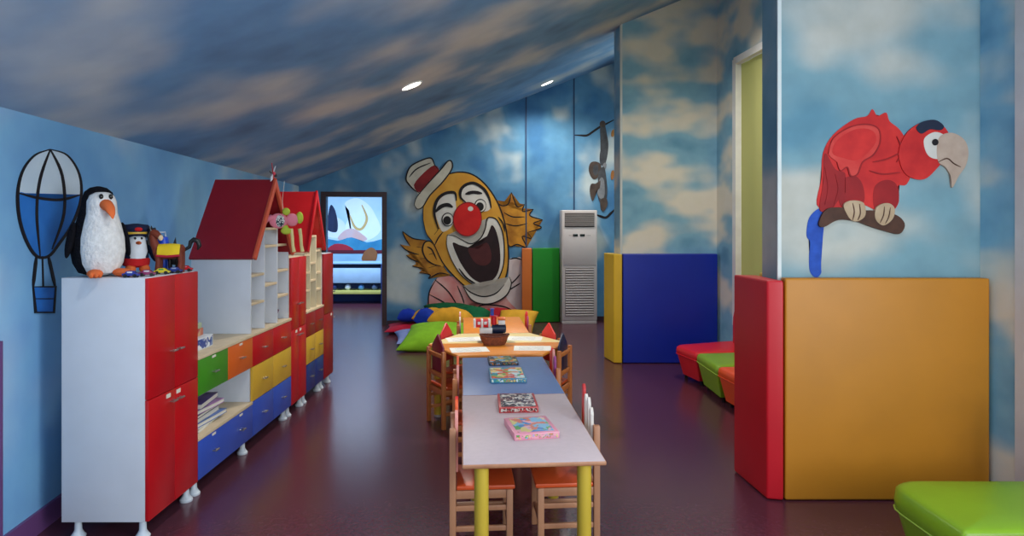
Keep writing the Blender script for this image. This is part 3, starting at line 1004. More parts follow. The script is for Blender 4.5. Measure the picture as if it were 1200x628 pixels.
def house_shelf(label, y0, y1, ncol, tops, shelves, ridge, wm, m_roof, over):
    zb = 0.826
    t = thing('house_shelf', label, 'shelf', ((XF0 + XBK) / 2, (y0 + y1) / 2, zb))
    xs = XF0 - 0.02
    ym = (y0 + y1) / 2
    eave = 1.388
    th = 0.018
    c = (y1 - y0) / ncol

    def roof_z(y):
        return ridge - (ridge - eave) * abs(y - ym) / ((y1 - y0) / 2) - 0.03

    mb = MB()
    mb.box(XBK, xs, y0, y0 + th, zb, eave - 0.015, 0.001)
    obj('side_panel', mb, wm, t)
    mb = MB()
    mb.box(XBK, xs, y1 - th, y1, zb, eave - 0.015, 0.001)
    obj('side_panel', mb, wm, t)
    mb = MB()
    Mx = Matrix(((0, 0, 1, 0), (1, 0, 0, 0), (0, 1, 0, 0), (0, 0, 0, 1)))      # polygon (y, z) -> world, extruded along x
    mb.prism([(y0 + th, zb), (y1 - th, zb), (y1 - th, eave - 0.02), (ym, ridge - 0.04), (y0 + th, eave - 0.02)], XBK, XBK + 0.008, Mx)
    obj('back_panel', mb, wm, t)
    for i in range(1, ncol):
        y = y0 + i * c
        zt = min(tops[i - 1] if tops[i - 1] > tops[i] else tops[i], roof_z(y) - 0.01)
        mb = MB()
        mb.box(XBK + 0.008, xs, y - th / 2, y + th / 2, zb, zt, 0.001)
        obj('partition', mb, wm, t)
    for i in range(ncol):
        a, b = y0 + i * c + (th if i == 0 else th / 2), y0 + (i + 1) * c - (th if i == ncol - 1 else th / 2)
        for z in shelves[i]:
            mb = MB()
            mb.box(XBK + 0.008, xs, a, b, z - 0.009, z + 0.009, 0.001)
            s = obj('shelf', mb, M_BEECH, t)
    # two roof boards running back to the wall side, ridge along x
    oy = over
    sl = (ridge - eave) / ((y1 - y0) / 2)
    for s in (-1, 1):
        ye = ym + s * ((y1 - y0) / 2 + oy)
        ze = eave - sl * oy
        d = Vector((0, s * (abs(ye - ym)), ze - ridge)).normalized()
        nn = Vector((0, -d.z * s, abs(d.y))).normalized()
        nn = nn if nn.z > 0 else -nn
        k = 0.018
        p = [(ym, ridge), (ye, ze), (ye - nn.y * k, ze - nn.z * k), (ym, ridge - k / max(nn.z, 0.2))]
        mb = MB()
        mb.prism(p, XBK - 0.01, XF0 + 0.0, Mx)
        r = obj('roof_board', mb, m_roof, t)
        # edge trim along the gable
        q = [(ym, ridge + 0.012), (ye + nn.y * 0.006 + s * 0.004, ze + nn.z * 0.006), (ye - nn.y * 0.035, ze - nn.z * 0.024), (ym, ridge - 0.035 / max(nn.z, 0.2))]
        mb = MB()
        mb.prism(q, XF0 + 0.0005, XF0 + 0.022, Mx, 0.003)
        obj('gable_trim', mb, M_TRIMR if m_roof == M_ROOF else M_RED, r)
    return t


house_shelf('white house shaped shelf with crimson pitched roof, nearer of the two', 4.835, 5.655, 3, [1.36, 1.575, 1.445], [[1.03, 1.232], [1.14, 1.434, 1.567], [1.026, 1.229, 1.436]], 1.945, M_WHITE, M_ROOF, 0.02)
house_shelf('cream house shaped shelf with scarlet pitched roof, farther of the two', 6.066, 6.614, 3, [1.66, 1.50, 1.36], [[1.0, 1.16, 1.32], [1.08, 1.24, 1.49], [0.98, 1.14, 1.35]], 1.905, M_CREAM, M_ROOF2, 0.015)

# ------------------------------------------------------------------ things on and in the row
M_FUR = plain('white_fur', (222, 222, 222), 0.95, 0.10, 40, 0.9, 46, spec=0.1)
M_BFUR = plain('black_fur', (20, 20, 26), 0.95, 0.2, 40, 0.9, 60, spec=0.1)
M_BEAK = fabric('orange_felt', (222, 110, 60))
M_EYE = plain('black_bead', (8, 8, 8), 0.15)
t = thing('plush_penguin', 'big fluffy black and white plush penguin on the near tall cabinet', 'plush toy', (-2.175, 3.575, 1.33), math.radians(-40))
t.scale = (0.86, 0.86, 1.0)


def egg(prof, cx, sy=1.0, n=24, sx=1.0):
    return [[(cx + r * sx * math.cos(2 * PI * i / n), r * sy * math.sin(2 * PI * i / n), z) for i in range(n)] for r, z in prof]


mb = MB()
mb.loft(egg([(0.05, 0.002), (0.105, 0.02), (0.135, 0.07), (0.146, 0.13), (0.140, 0.20), (0.122, 0.27), (0.102, 0.33), (0.092, 0.37), (0.088, 0.405), (0.074, 0.44), (0.045, 0.462), (0.01, 0.47)], -0.012))
obj('body', mb, M_BFUR, t, False)
mb = MB()
mb.loft(egg([(0.03, 0.006), (0.085, 0.022), (0.115, 0.07), (0.126, 0.13), (0.122, 0.20), (0.104, 0.27), (0.086, 0.325), (0.082, 0.36), (0.080, 0.39), (0.066, 0.42), (0.04, 0.436), (0.01, 0.44)], 0.040, 1.0))
obj('belly', mb, M_FUR, t, False)
mb = MB()
rings = []
for s, rr, zz in ((0.0, 0.030, 0.372), (0.04, 0.030, 0.370), (0.09, 0.024, 0.354), (0.125, 0.015, 0.326), (0.138, 0.004, 0.302)):
    rings.append([(0.075 + s, rr * 1.25 * math.cos(2 * PI * i / 14), zz + rr * math.sin(2 * PI * i / 14)) for i in range(14)])
mb.loft(rings)
obj('beak', mb, M_BEAK, t, False)
for s in (-1, 1):
    mb = MB()
    mb.ellip((0.108, s * 0.026, 0.413), (0.011, 0.012, 0.014), n=12)
    obj('eye', mb, M_EYE, t, False)
    mb = MB()
    mb.ellip((-0.01, s * 0.152, 0.19), (0.035, 0.020, 0.095), Matrix.Rotation(s * 0.22, 3, 'X'), 16)
    obj('wing', mb, M_BFUR, t, False)
    mb = MB()
    mb.ellip((0.155, s * 0.075, 0.022), (0.075, 0.042, 0.022), Matrix.Rotation(s * 0.3, 3, 'Z'), 16)
    for k in (-1, 0, 1):
        mb.ellip((0.215 - abs(k) * 0.01, s * 0.09 + k * 0.022, 0.017), (0.022, 0.013, 0.015), n=10)
    obj('foot', mb, M_BEAK, t, False)

t = thing('plush_penguin', 'smaller toy penguin in navy cap and red shorts beside the big penguin', 'plush toy', (-2.125, 3.83, 1.33), math.radians(-50))
M_NV = fabric('navy_felt', (26, 34, 62))
M_RF = fabric('red_felt', (190, 32, 36))
M_WF = fabric('white_felt', (214, 220, 228))
mb = MB()
mb.loft(egg([(0.03, 0.03), (0.062, 0.05), (0.072, 0.09), (0.066, 0.14), (0.058, 0.175), (0.058, 0.205), (0.045, 0.235), (0.01, 0.25)], 0.0, 0.9))
obj('body', mb, M_NV, t, False)
mb = MB()
mb.loft(egg([(0.02, 0.055), (0.055, 0.075), (0.060, 0.12), (0.054, 0.165), (0.050, 0.195), (0.03, 0.215), (0.01, 0.22)], 0.020, 0.9))
obj('belly', mb, M_WF, t, False)
mb = MB()
mb.loft(egg([(0.04, 0.03), (0.070, 0.042), (0.074, 0.075), (0.066, 0.082)], 0.008, 0.95))
obj('shorts', mb, M_RF, t, False)
mb = MB()
mb.loft(egg([(0.062, 0.205), (0.066, 0.222), (0.076, 0.245), (0.062, 0.268), (0.01, 0.275)], 0.0, 1.0))
mb.ellip((0.06, 0, 0.212), (0.036, 0.05, 0.006), n=14)
c_ = obj('cap', mb, M_NV, t, False)
mb = MB()
mb.loft(egg([(0.0675, 0.214), (0.069, 0.217), (0.070, 0.226), (0.068, 0.229)], 0.0), False)
obj('cap_band', mb, plain('gold_braid', (206, 166, 50), 0.4), c_, False)
mb = MB()
mb.ellip((0.068, 0, 0.243), (0.012, 0.022, 0.012), n=12)
obj('cap_badge', mb, M_RF, c_, False)
mb = MB()
mb.loft([[(0.062 + s, rr * math.cos(2 * PI * i / 12), 0.168 + rr * 0.7 * math.sin(2 * PI * i / 12)) for i in range(12)] for s, rr in ((0, 0.016), (0.025, 0.012), (0.045, 0.003))])
obj('beak', mb, M_BEAK, t, False)
for s in (-1, 1):
    mb = MB()
    mb.ellip((0.068, s * 0.016, 0.193), (0.005, 0.006, 0.007), n=10)
    obj('eye', mb, M_EYE, t, False)
    mb = MB()
    mb.ellip((0.0, s * 0.078, 0.12), (0.026, 0.016, 0.066), Matrix.Rotation(s * 0.35, 3, 'X'), 14)
    obj('wing', mb, M_NV, t, False)
    mb = MB()
    mb.ellip((0.045, s * 0.035, 0.024), (0.036, 0.028, 0.024), n=14)
    obj('foot', mb, M_BEAK, t, False)
t = thing('toy_backpack', 'shiny blue toy bag leaning at the shoulder of the small penguin', 'toy', (-2.04, 3.955, 1.33), math.radians(-40))
mb = MB()
mb.loft(egg([(0.02, 0.0), (0.036, 0.006), (0.042, 0.06), (0.040, 0.13), (0.044, 0.17), (0.036, 0.198), (0.01, 0.204)], 0.0, 0.75))
obj('bag', mb, plain('blue_shiny_cloth', (24, 74, 206), 0.3), t, False)
mb = MB()
mb.tube([(0.0, -0.02, 0.195), (0.0, -0.014, 0.225), (0.0, 0.014, 0.225), (0.0, 0.02, 0.195)], 0.005, 8)
obj('handle', mb, M_WHITE, t, False)

# toy horse
t = thing('toy_horse', 'brown toy horse with yellow saddle cloth and curled black tail', 'toy', (-1.94, 3.835, 1.33), math.radians(12))
t.scale = (1.0, 1.0, 1.1)
M_HB = plain('brown_horse_plush', (112, 44, 24), 0.7, 0.15, 20)
mb = MB()
rings = []
for x, rz_, ry_, z in ((-0.085, 0.006, 0.006, 0.108), (-0.075, 0.03, 0.028, 0.106), (-0.03, 0.038, 0.034, 0.104), (0.03, 0.036, 0.034, 0.106), (0.07, 0.032, 0.03, 0.112), (0.085, 0.008, 0.008, 0.118)):
    rings.append([(x, ry_ * math.cos(2 * PI * i / 14), z + rz_ * math.sin(2 * PI * i / 14)) for i in range(14)])
mb.loft(rings)
# neck and head turned to the left in the picture
mb.tube([(-0.06, 0, 0.115), (-0.078, 0, 0.15), (-0.085, 0, 0.185), (-0.078, 0, 0.205)], [0.026, 0.022, 0.02, 0.018], 12)
mb.tube([(-0.088, 0, 0.205), (-0.066, -0.008, 0.198), (-0.046, -0.014, 0.182)], [0.019, 0.020, 0.015], 12)
body = obj('body', mb, M_HB, t, False)
mb = MB()
mb.ellip((-0.040, -0.016, 0.178), (0.014, 0.014, 0.015), n=12)
obj('muzzle', mb, plain('cream_plush', (222, 196, 160), 0.8), t, False)
mb = MB()
for s in (-1, 1):
    mb.tube([(-0.092, s * 0.012, 0.215), (-0.098, s * 0.02, 0.238)], [0.008, 0.002], 8)
mb.tube([(-0.07, 0, 0.222), (-0.094, 0, 0.218), (-0.106, 0, 0.19), (-0.098, 0, 0.15), (-0.075, 0, 0.135)], [0.008, 0.012, 0.012, 0.012, 0.006], 10)
obj('mane', mb, M_BLACK, t, False)
mb = MB()
mb.tube([(0.08, 0, 0.115), (0.105, 0, 0.13), (0.112, 0, 0.155), (0.128, 0, 0.168), (0.15, 0, 0.160), (0.158, 0, 0.135), (0.148, 0, 0.115)], [0.008, 0.01, 0.012, 0.013, 0.014, 0.012, 0.004], 10)
obj('tail', mb, M_BLACK, t, False)
for x in (-0.055, 0.06):
    for s in (-1, 1):
        mb = MB()
        mb.tube([(x, s * 0.02, 0.1), (x + 0.004, s * 0.022, 0.055), (x, s * 0.022, 0.0)], [0.018, 0.013, 0.015], 10)
        obj('leg', mb, M_HB, t, False)
mb = MB()
rings = []
for x, k in ((-0.055, 0.9), (-0.052, 1.0), (0.0, 1.06), (0.055, 1.0), (0.062, 0.9)):
    rings.append([(x, 0.043 * k * math.cos(PI * i / 12 - 0.25 + i * 0.5 / 12), 0.098 + 0.048 * k * math.sin(PI * i / 12 - 0.25 + i * 0.5 / 12)) for i in range(13)])
mb.loft(rings)
sd = obj('saddle_cloth', mb, fabric('yellow_cloth', (226, 196, 44)), t, False)
mb = MB()
for s in (-1, 1):
    mb.tube([(-0.056, s * 0.041, 0.088), (0.0, s * 0.046, 0.084), (0.064, s * 0.041, 0.088)], 0.006, 8)
obj('cloth_trim', mb, fabric('red_braid', (176, 36, 60)), sd, False)
t = thing('toy_animal', 'black toy animal with upright fin standing behind the toy horse', 'toy', (-1.962, 3.93, 1.33), math.radians(10))
t.scale = (0.62, 0.62, 1.0)
mb = MB()
mb.ellip((0, 0, 0.075), (0.055, 0.03, 0.038))
mb.ellip((0.055, 0, 0.085), (0.026, 0.022, 0.024))
for x in (-0.03, 0.03):
    for s in (-1, 1):
        mb.tube([(x, s * 0.016, 0.07), (x, s * 0.018, 0.0)], [0.014, 0.012], 8)
obj('body', mb, M_BLACK, t, False)
mb = MB()
mb.prism([(-0.026, 0.09), (0.022, 0.09), (0.024, 0.15), (0.018, 0.20), (0.0, 0.17), (-0.016, 0.13)], -0.006, 0.006, Matrix.Rotation(PI / 2, 4, 'X'), 0.003)
obj('fin', mb, plain('dark_grey_felt', (34, 38, 48), 0.8), t, False)


def toy_car(label, x, y, z, rz, c1, c2, s=1.0):
    t = thing('toy_car', label, 'toy car', (x, y, z), rz, 'toy cars on the near tall cabinet')
    m1 = plain('toy_enamel', c1, 0.25)
    mb = MB()
    prof = [(-0.038, 0.009), (0.038, 0.009), (0.040, 0.018), (0.024, 0.022), (0.012, 0.034), (-0.016, 0.034), (-0.026, 0.023), (-0.039, 0.021)]
    mb.prism([(a * s, b * s) for a, b in prof], -0.017 * s, 0.017 * s, Matrix.Rotation(PI / 2, 4, 'X'), 0.002)
    obj('car_body', mb, m1, t, False)
    mb = MB()
    mb.box(-0.014 * s, 0.012 * s, -0.0178 * s, 0.0178 * s, 0.0235 * s, 0.0315 * s, 0.002)
    obj('car_window', mb, plain('toy_window', c2, 0.15), t, False)
    for wx in (-0.022, 0.024):
        for sy in (-1, 1):
            mb = MB()
            mb.lathe([(0.003 * s, -0.004 * s), (0.0095 * s, -0.004 * s), (0.0095 * s, 0.004 * s), (0.003 * s, 0.004 * s)], 14, XF(wx * s, sy * 0.018 * s, 0.0095 * s, 0, PI / 2))
            obj('wheel', mb, M_BLACK, t, False)
    return t


toy_car('blue and white toy car in front of the big penguin foot', -1.952, 3.475, 1.33, 0.15, (46, 60, 150), (222, 222, 230))
toy_car('purple toy car farther along the edge, before the red shorts', -1.915, 3.56, 1.33, 0.3, (130, 40, 90), (206, 200, 210))
toy_car('yellow and green toy car under the small penguin bag', -1.91, 3.70, 1.33, 0.2, (206, 190, 40), (40, 130, 70))
toy_car('navy toy car between the legs of the toy horse', -1.885, 3.79, 1.33, 0.1, (40, 56, 130), (150, 160, 190))
toy_car('red toy car behind the hind legs of the toy horse', -1.895, 3.93, 1.33, 0.2, (196, 26, 40), (206, 120, 130))

# on the counter by the green drawer
t = thing('game_box', 'white and blue printed carton lying on the beech counter', 'box', (-2.03, 4.20, 0.826), 0.0)
mb = MB()
mb.box(-0.10, 0.10, -0.17, 0.17, 0.0, 0.075, 0.003)
obj('carton', mb, plain('white_card', (214, 220, 228), 0.5), t, False)
mb = MB()
mb.box(0.1005, 0.1015, -0.16, 0.16, 0.008, 0.067)
mb.box(-0.09, 0.09, -0.1715, -0.1705, 0.008, 0.067)
obj('print', mb, patches('blue_carton_print', [(216, 224, 234), (46, 76, 150), (206, 212, 220), (120, 140, 180), (226, 226, 226)], 26), t, False)
t = thing('game_box', 'red and orange toy carton lying on the white and blue carton', 'box', (-2.05, 4.18, 0.901), 0.12)
mb = MB()
mb.box(-0.09, 0.09, -0.15, 0.15, 0.0, 0.045, 0.003)
obj('carton', mb, patches('red_carton_print', [(190, 30, 30), (206, 96, 40), (200, 50, 40), (216, 160, 110)], 16), t, False)
t = thing('puzzle_tray', 'pale green tray on top of the red carton', 'tray', (-2.06, 4.19, 0.946), 0.05)
mb = MB()
mb.box(-0.085, 0.085, -0.13, 0.13, 0.0, 0.008, 0.002)
for a in ((-0.085, -0.075, -0.13, 0.13), (0.075, 0.085, -0.13, 0.13), (-0.075, 0.075, -0.13, -0.12), (-0.075, 0.075, 0.12, 0.13)):
    mb.box(*a, 0.008, 0.035, 0.001)
obj('tray_body', mb, plain('pale_green_plastic', (176, 196, 160), 0.4), t, False)
t = thing('bottle', 'clear bottle with blue cap standing behind the cartons on the counter', 'bottle', (-2.16, 4.22, 0.954), 0)
t.location = (-2.08, 4.12, 0.955)
mb = MB()
mb.lathe([(0.03, 0), (0.034, 0.006), (0.034, 0.075), (0.026, 0.095), (0.014, 0.108), (0.014, 0.118)], 20)
obj('bottle_body', mb, plain('milky_plastic', (196, 210, 206), 0.2), t, False)
mb = MB()
mb.lathe([(0.02, 0.112), (0.022, 0.115), (0.022, 0.142), (0.018, 0.146)], 20)
obj('cap', mb, plain('teal_blue_cap', (16, 80, 140), 0.35), t, False)

# magazines in the open shelf
zc = Z1 + 0.003
mcol = [((206, 206, 200), 'dog-eared pale magazine at the bottom of the stack in the open shelf'),
        ((70, 100, 160), 'blue covered magazine second from the bottom in the open shelf'),
        ((196, 190, 176), 'cream magazine in the middle of the stack in the open shelf'),
        ((60, 62, 90), 'dark slate magazine fourth from the bottom in the open shelf'),
        ((150, 110, 160), 'mauve picture book second from the top in the open shelf'),
        ((78, 64, 120), 'purple picture book on top of the stack in the open shelf')]
for i, (c, l) in enumerate(mcol):
    th = 0.020 + 0.006 * (i % 3)
    t = thing('picture_book', l, 'book', (-2.04 + 0.012 * math.sin(i * 2.1), 4.27 + 0.03 * math.sin(i * 1.7), zc), 0.12 * math.sin(i * 2.7 + 1), 'picture books in the open shelf')
    w, d = 0.13, 0.20 - 0.008 * i
    mb = MB()
    mb.box(-w, w, -d, d, 0, 0.003, 0.001)
    mb.box(-w, w, -d, d, th - 0.003, th - 0.0005, 0.001)
    mb.box(-w, -w + 0.004, -d, d, 0.002, th - 0.002, 0.001)
    obj('cover', mb, patches('book_cover', [c, tuple(min(255, int(v * 1.2)) for v in c), tuple(int(v * 0.75) for v in c)], 9, 0.35), t, False)
    mb = MB()
    mb.box(-w + 0.004, w - 0.004, -d + 0.004, d - 0.004, 0.003, th - 0.003)
    obj('pages', mb, M_STICK, t, False)
    zc += th
# bowl in the white shelf
t = thing('toy_bowl', 'dark purple round toy bowl at the bottom of the white house shelf', 'bowl', (-1.98, 5.5, 0.826), 0)
mb = MB()
mb.lathe([(0.02, 0.0), (0.03, 0.004), (0.062, 0.035), (0.078, 0.075), (0.080, 0.085), (0.074, 0.083), (0.058, 0.04), (0.02, 0.012)], 22)
obj('bowl_body', mb, plain('purple_plastic', (86, 20, 80), 0.3), t, False)
# hanging toy on the gable
t = thing('hanging_toy', 'pink and lime hanging figure with cream legs in the near gable', 'toy', (-1.785, 5.25, 1.61), math.radians(-50))
t.scale = (0.85, 0.85, 0.85)
M_PK = fabric('pink_cloth', (222, 130, 150))
M_LM = fabric('lime_cloth', (176, 196, 70))
M_CK = patches('checked_cloth', [(226, 226, 226), (28, 40, 60), (206, 214, 214), (34, 80, 80)], 60, 0.8)
mb = MB()
mb.ellip((0.01, -0.04, 0.02), (0.028, 0.085, 0.068))
mb.ellip((0.01, 0.085, 0.03), (0.026, 0.06, 0.06), Matrix.Rotation(0.4, 3, 'X'))
mb.tube([(0.01, -0.10, 0.05), (0.012, -0.15, 0.03), (0.012, -0.17, -0.03)], [0.03, 0.024, 0.016], 12)
tb = obj('body', mb, M_PK, t, False)
mb = MB()
mb.ellip((0.018, -0.035, 0.02), (0.0265, 0.052, 0.058))
obj('checked_belly', mb, M_CK, t, False)
for c_, r in (((0.01, 0.03, 0.105), (0.022, 0.036, 0.034)), ((0.012, 0.155, 0.05), (0.024, 0.034, 0.055)), ((0.012, 0.03, -0.07), (0.022, 0.05, 0.032)), ((0.012, 0.02, -0.045), (0.02, 0.03, 0.03))):
    mb = MB()
    mb.ellip(c_, r)
    obj('leaf_wing', mb, M_LM, t, False)
for y in (0.085, 0.165):
    mb = MB()
    mb.tube([(0.012, y - 0.01, -0.05), (0.014, y, -0.12), (0.014, y + 0.005, -0.20), (0.016, y + 0.015, -0.262)], [0.017, 0.015, 0.014, 0.018], 10)
    obj('leg', mb, fabric('cream_cloth', (222, 210, 150)), t, False)
mb = MB()
mb.tube([(0.01, 0.0, 0.08), (0.0, 0.0, 0.22), (-0.03, 0.03, 0.385)], 0.002, 6)
obj('hanging_cord', mb, M_STICK, t, False)
# pinwheel on the near ridge
t = thing('pinwheel', 'small red pinwheel with black and white tips on the crimson roof ridge', 'toy', (-1.86, 5.245, 1.955), 0)
mb = MB()
mb.tube([(0, 0, -0.005), (0, 0, 0.022)], 0.004, 8)
obj('stem', mb, M_RED, t, False)
for k in range(6):
    a = k * PI / 3 + 0.3
    mb = MB()
    M = XF(0.004, 0, 0.036) @ Matrix.Rotation(a, 4, 'X')
    mb.prism([(0.0, 0.0), (0.05, -0.012), (0.085, 0.004), (0.05, 0.016)], -0.003, 0.003, M @ Matrix.Rotation(PI / 2, 4, 'Y') @ Matrix.Rotation(0.3, 4, 'X'), 0.001)
    obj('blade', mb, [M_RED, M_BLACK, M_WHITE][k % 3], t, False)
mb = MB()
mb.ellip((0.012, 0, 0.036), (0.012, 0.014, 0.014), n=12)
obj('hub', mb, plain('pink_hub', (222, 70, 90), 0.4), t, False)

# ------------------------------------------------------------------ tables
TK = math.atan(0.0775)
TR = TK                                              # tables are turned a little to the left


def table_leg(t, x, y, top, r=0.031):
    mb = MB()
    mb.lathe([(r * 0.9, 0.012), (r, 0.016), (r, top)], 20, XF(x, y, 0))
    l = obj('leg', mb, M_LEGY, t, False)
    mb = MB()
    mb.lathe([(r * 0.95, 0.0), (r * 1.04, 0.003), (r * 1.04, 0.02), (r * 0.95, 0.024)], 20, XF(x, y, 0))
    obj('foot_cap', mb, M_ACG, l, False)
    return l


def rect_table(label, c, w, l, m_top):
    t = thing('play_table', label, 'table', (c[0], c[1], 0), TR)
    mb = MB()
    mb.box(-w / 2, w / 2, -l / 2, l / 2, 0.580, 0.5985, 0.006, 3)
    obj('edge_band', mb, M_LWOOD, t, False)
    mb = MB()
    mb.box(-w / 2 + 0.004, w / 2 - 0.004, -l / 2 + 0.004, l / 2 - 0.004, 0.588, 0.600, 0.003, 2)
    obj('tabletop', mb, m_top, t, False)
    for sx in (-1, 1):
        for sy in (-1, 1):
            table_leg(t, sx * (w / 2 - 0.083), sy * (l / 2 - 0.075), 0.581)
    return t


rv, dv = Vector((math.cos(TR), math.sin(TR), 0)), Vector((-math.sin(TR), math.cos(TR), 0))
o0 = Vector((-0.2186, 2.839, 0))
c1 = o0 + rv * 0.305 + dv * 0.5775
c2 = o0 + rv * 0.307 + dv * (1.157 + 0.57)
rect_table('lilac grey rectangular table nearest the camera with two game boxes', c1, 0.61, 1.155, M_LILAC)
rect_table('slate blue rectangular table between the lilac and the orange tables', c2, 0.61, 1.138, M_SLATE)
hc = Vector((-0.145, 5.765, 0))


def trapezoid_table(label, s, m_top):
    t = thing('play_table', label, 'table', (hc.x, hc.y, 0), TR)
    e = 0.004 * s
    poly = [(-0.58, e), (0.58, e), (0.33, 0.515 * s), (-0.33, 0.515 * s)]
    if s < 0:
        poly = list(reversed(poly))
    mb = MB()
    mb.prism(poly, 0.578, 0.5985, None, 0.005)
    obj('edge_band', mb, M_OTOP, t, False)
    cx, cy = 0, 0.24 * s
    mb = MB()
    mb.prism([(cx + (x - cx) * 0.985, cy + (y - cy) * 0.98) for x, y in poly], 0.588, 0.600, None, 0.002)
    obj('tabletop', mb, m_top, t, False)
    for x, y in ((-0.50, 0.042), (0.50, 0.042), (0.20, 0.46), (-0.20, 0.46)):
        table_leg(t, x, y * s, 0.579)
    return t


trapezoid_table('near orange trapezoid half of the six sided table with papers', -1, M_OTOP)
trapezoid_table('far cream trapezoid half of the six sided table with papers', 1, M_CTOP)
c4 = hc + dv * (0.52 + 0.55) + rv * 0.02
rect_table('far orange rectangular table reaching towards the pillows', c4, 0.61, 1.08, M_OTOP)

# ------------------------------------------------------------------ chairs


def chair(label, x, y, rz, colors, style, seat_m=None, wood_m=None):
    """local: faces +y, back legs on y = 0"""
    wm = wood_m or M_PWOOD
    t = thing('childs_chair', label, 'chair', (x, y, 0), rz, 'small wooden chairs around the tables')
    hw = 0.145
    for s in (-1, 1):
        mb = MB()
        mb.box(s * hw - 0.016, s * hw + 0.016, -0.016, 0.016, 0, 0.605, 0.005)
        obj('leg', mb, wm, t, False)
        mb = MB()
        mb.box(s * hw - 0.016, s * hw + 0.016, 0.262, 0.294, 0, 0.305, 0.005)
        obj('leg', mb, wm, t, False)
        mb = MB()
        for z in (0.115, 0.215):
            mb = MB()
            mb.box(s * hw - 0.008, s * hw + 0.008, 0.014, 0.264, z - 0.013, z + 0.013, 0.003)
            obj('stretcher', mb, wm, t, False)
    for bx_ in ((-hw + 0.015, hw - 0.015, 0.27, 0.286, 0.262, 0.303), (-hw - 0.009, -hw + 0.009, 0.014, 0.264, 0.262, 0.303), (hw - 0.009, hw + 0.009, 0.014, 0.264, 0.262, 0.303), (-hw + 0.015, hw - 0.015, -0.009, 0.009, 0.262, 0.303), (-hw + 0.015, hw - 0.015, 0.268, 0.284, 0.10, 0.126)):
        mb = MB()
        mb.box(*bx_, 0.003)
        obj('seat_rail', mb, wm, t, False)
    mb = MB()
    mb.box(-hw - 0.01, hw + 0.01, 0.018, 0.305, 0.304, 0.326, 0.007)
    obj('seat', mb, seat_m or M_SEATO, t, False)
    for z in (0.415, 0.565):
        mb = MB()
        mb.box(-hw + 0.014, hw - 0.014, -0.011, 0.009, z - 0.016, z + 0.016, 0.004)
        obj('back_rail', mb, wm, t, False)
    Mv = Matrix.Rotation(PI / 2, 4, 'X')
    if style == 'pickets':
        n = len(colors)
        for i, c in enumerate(colors):
            px = -hw + 0.04 + (2 * hw - 0.08) * i / (n - 1)
            zt = 0.685 + 0.05 * (1 - abs(2 * i / (n - 1) - 1)) if len(c) < 4 else c[3]
            w = 0.024
            mb = MB()
            mb.prism([(px - w, 0.385), (px + w, 0.385), (px + w, zt - 0.03), (px + w * 0.5, zt - 0.008), (px, zt), (px - w * 0.5, zt - 0.008), (px - w, zt - 0.03)], -0.026, -0.010, Mv, 0.003)
            o = obj('picket', mb, plain('picket_paint', c[:3], 0.4), t, False)
    else:
        w = 0.105
        mb = MB()
        mb.prism([(-w, 0.385), (w, 0.385), (w, 0.63), (0, 0.725), (-w, 0.63)], -0.026, -0.010, Mv, 0.003)
        p = obj('back_panel', mb, plain('panel_paint', colors[0], 0.4), t, False)
        mb = MB()
        mb.box(-0.04, 0.04, -0.03, -0.0265 + 0.042, 0.47, 0.52, 0.003)
        if len(colors) > 1:
            mb2 = MB()
            mb2.prism([(-0.05, 0.56), (0.05, 0.56), (0.05, 0.62), (0, 0.66), (-0.05, 0.62)], -0.010, -0.006, Mv)
            obj('panel_motif', mb2, plain('motif_paint', colors[1], 0.4), p, False)
        mb.bm.free()
    return t


RED, WHT, ORG, PNK, PUR = (214, 44, 36), (222, 214, 206), (226, 92, 44), (226, 150, 140), (150, 60, 130)
a90 = PI / 2


def beside(dist, side):
    p = o0 + dv * dist + (rv * (-0.045) if side < 0 else rv * (0.61 + 0.055))
    return p.x, p.y


x, y = beside(0.64, -1)
chair('wooden chair with orange and white picket back, left of the lilac table', x, y, TR - a90, [ORG, RED, ORG, PNK], 'pickets', None, M_LWOOD)
x, y = beside(0.64, 1)
chair('wooden chair with white and red picket back, right of the lilac table', x, y, TR + a90, [WHT, WHT, WHT, (196, 50, 50, 0.755)], 'pickets', None, M_LWOOD)
x, y = beside(1.72, -1)
chair('wooden chair with orange and white picket back, left of the blue table', x, y, TR - a90, [WHT, ORG, ORG, PNK], 'pickets')
x, y = beside(1.98, 1)
chair('wooden chair with red and purple picket back, right of the blue table', x, y, TR + a90, [PUR, PNK, RED, RED], 'pickets')


def hex_chair(label, ax, ay, bx, by, off, colors, sh=0.0):
    """chair at the middle of the hexagon edge a-b (table coordinates), facing the table"""
    mx, my = (ax + bx) / 2, (ay + by) / 2
    l = math.hypot(mx, my)
    nx, ny = mx / l, my / l
    el = math.hypot(bx - ax, by - ay)
    ex, ey = (bx - ax) / el, (by - ay) / el
    nx, ny = (ey, -ex) if ey * mx - ex * my > 0 else (-ey, ex)
    mx, my = mx + ex * sh, my + ey * sh
    p = hc + rv * (mx + nx * off) + dv * (my + ny * off)
    ang = TR + math.atan2(-ny, -nx) - a90
    return chair(label, p.x, p.y, ang, colors, 'panel')


hex_chair('wooden chair with maroon house shaped back at the near left table edge', -0.58, 0, -0.33, -0.515, 0.055, [(120, 26, 50)])
hex_chair('wooden chair with navy house shaped back at the near right table edge', 0.58, 0, 0.33, -0.515, 0.085, [(26, 34, 66)], 0.01)
hex_chair('wooden chair with red house shaped back at the far left table edge', -0.58, 0, -0.33, 0.515, 0.05, [(206, 40, 52)], 0.10)
hex_chair('wooden chair with red and yellow house shaped back at the far right table edge', 0.58, 0, 0.33, 0.515, 0.05, [(222, 58, 52), (226, 180, 50)], 0.02)


def beside4(dist, side):
    p = hc + rv * 0.02 + dv * (0.52 + dist) + rv * side * (0.305 + 0.05)
    return p.x, p.y


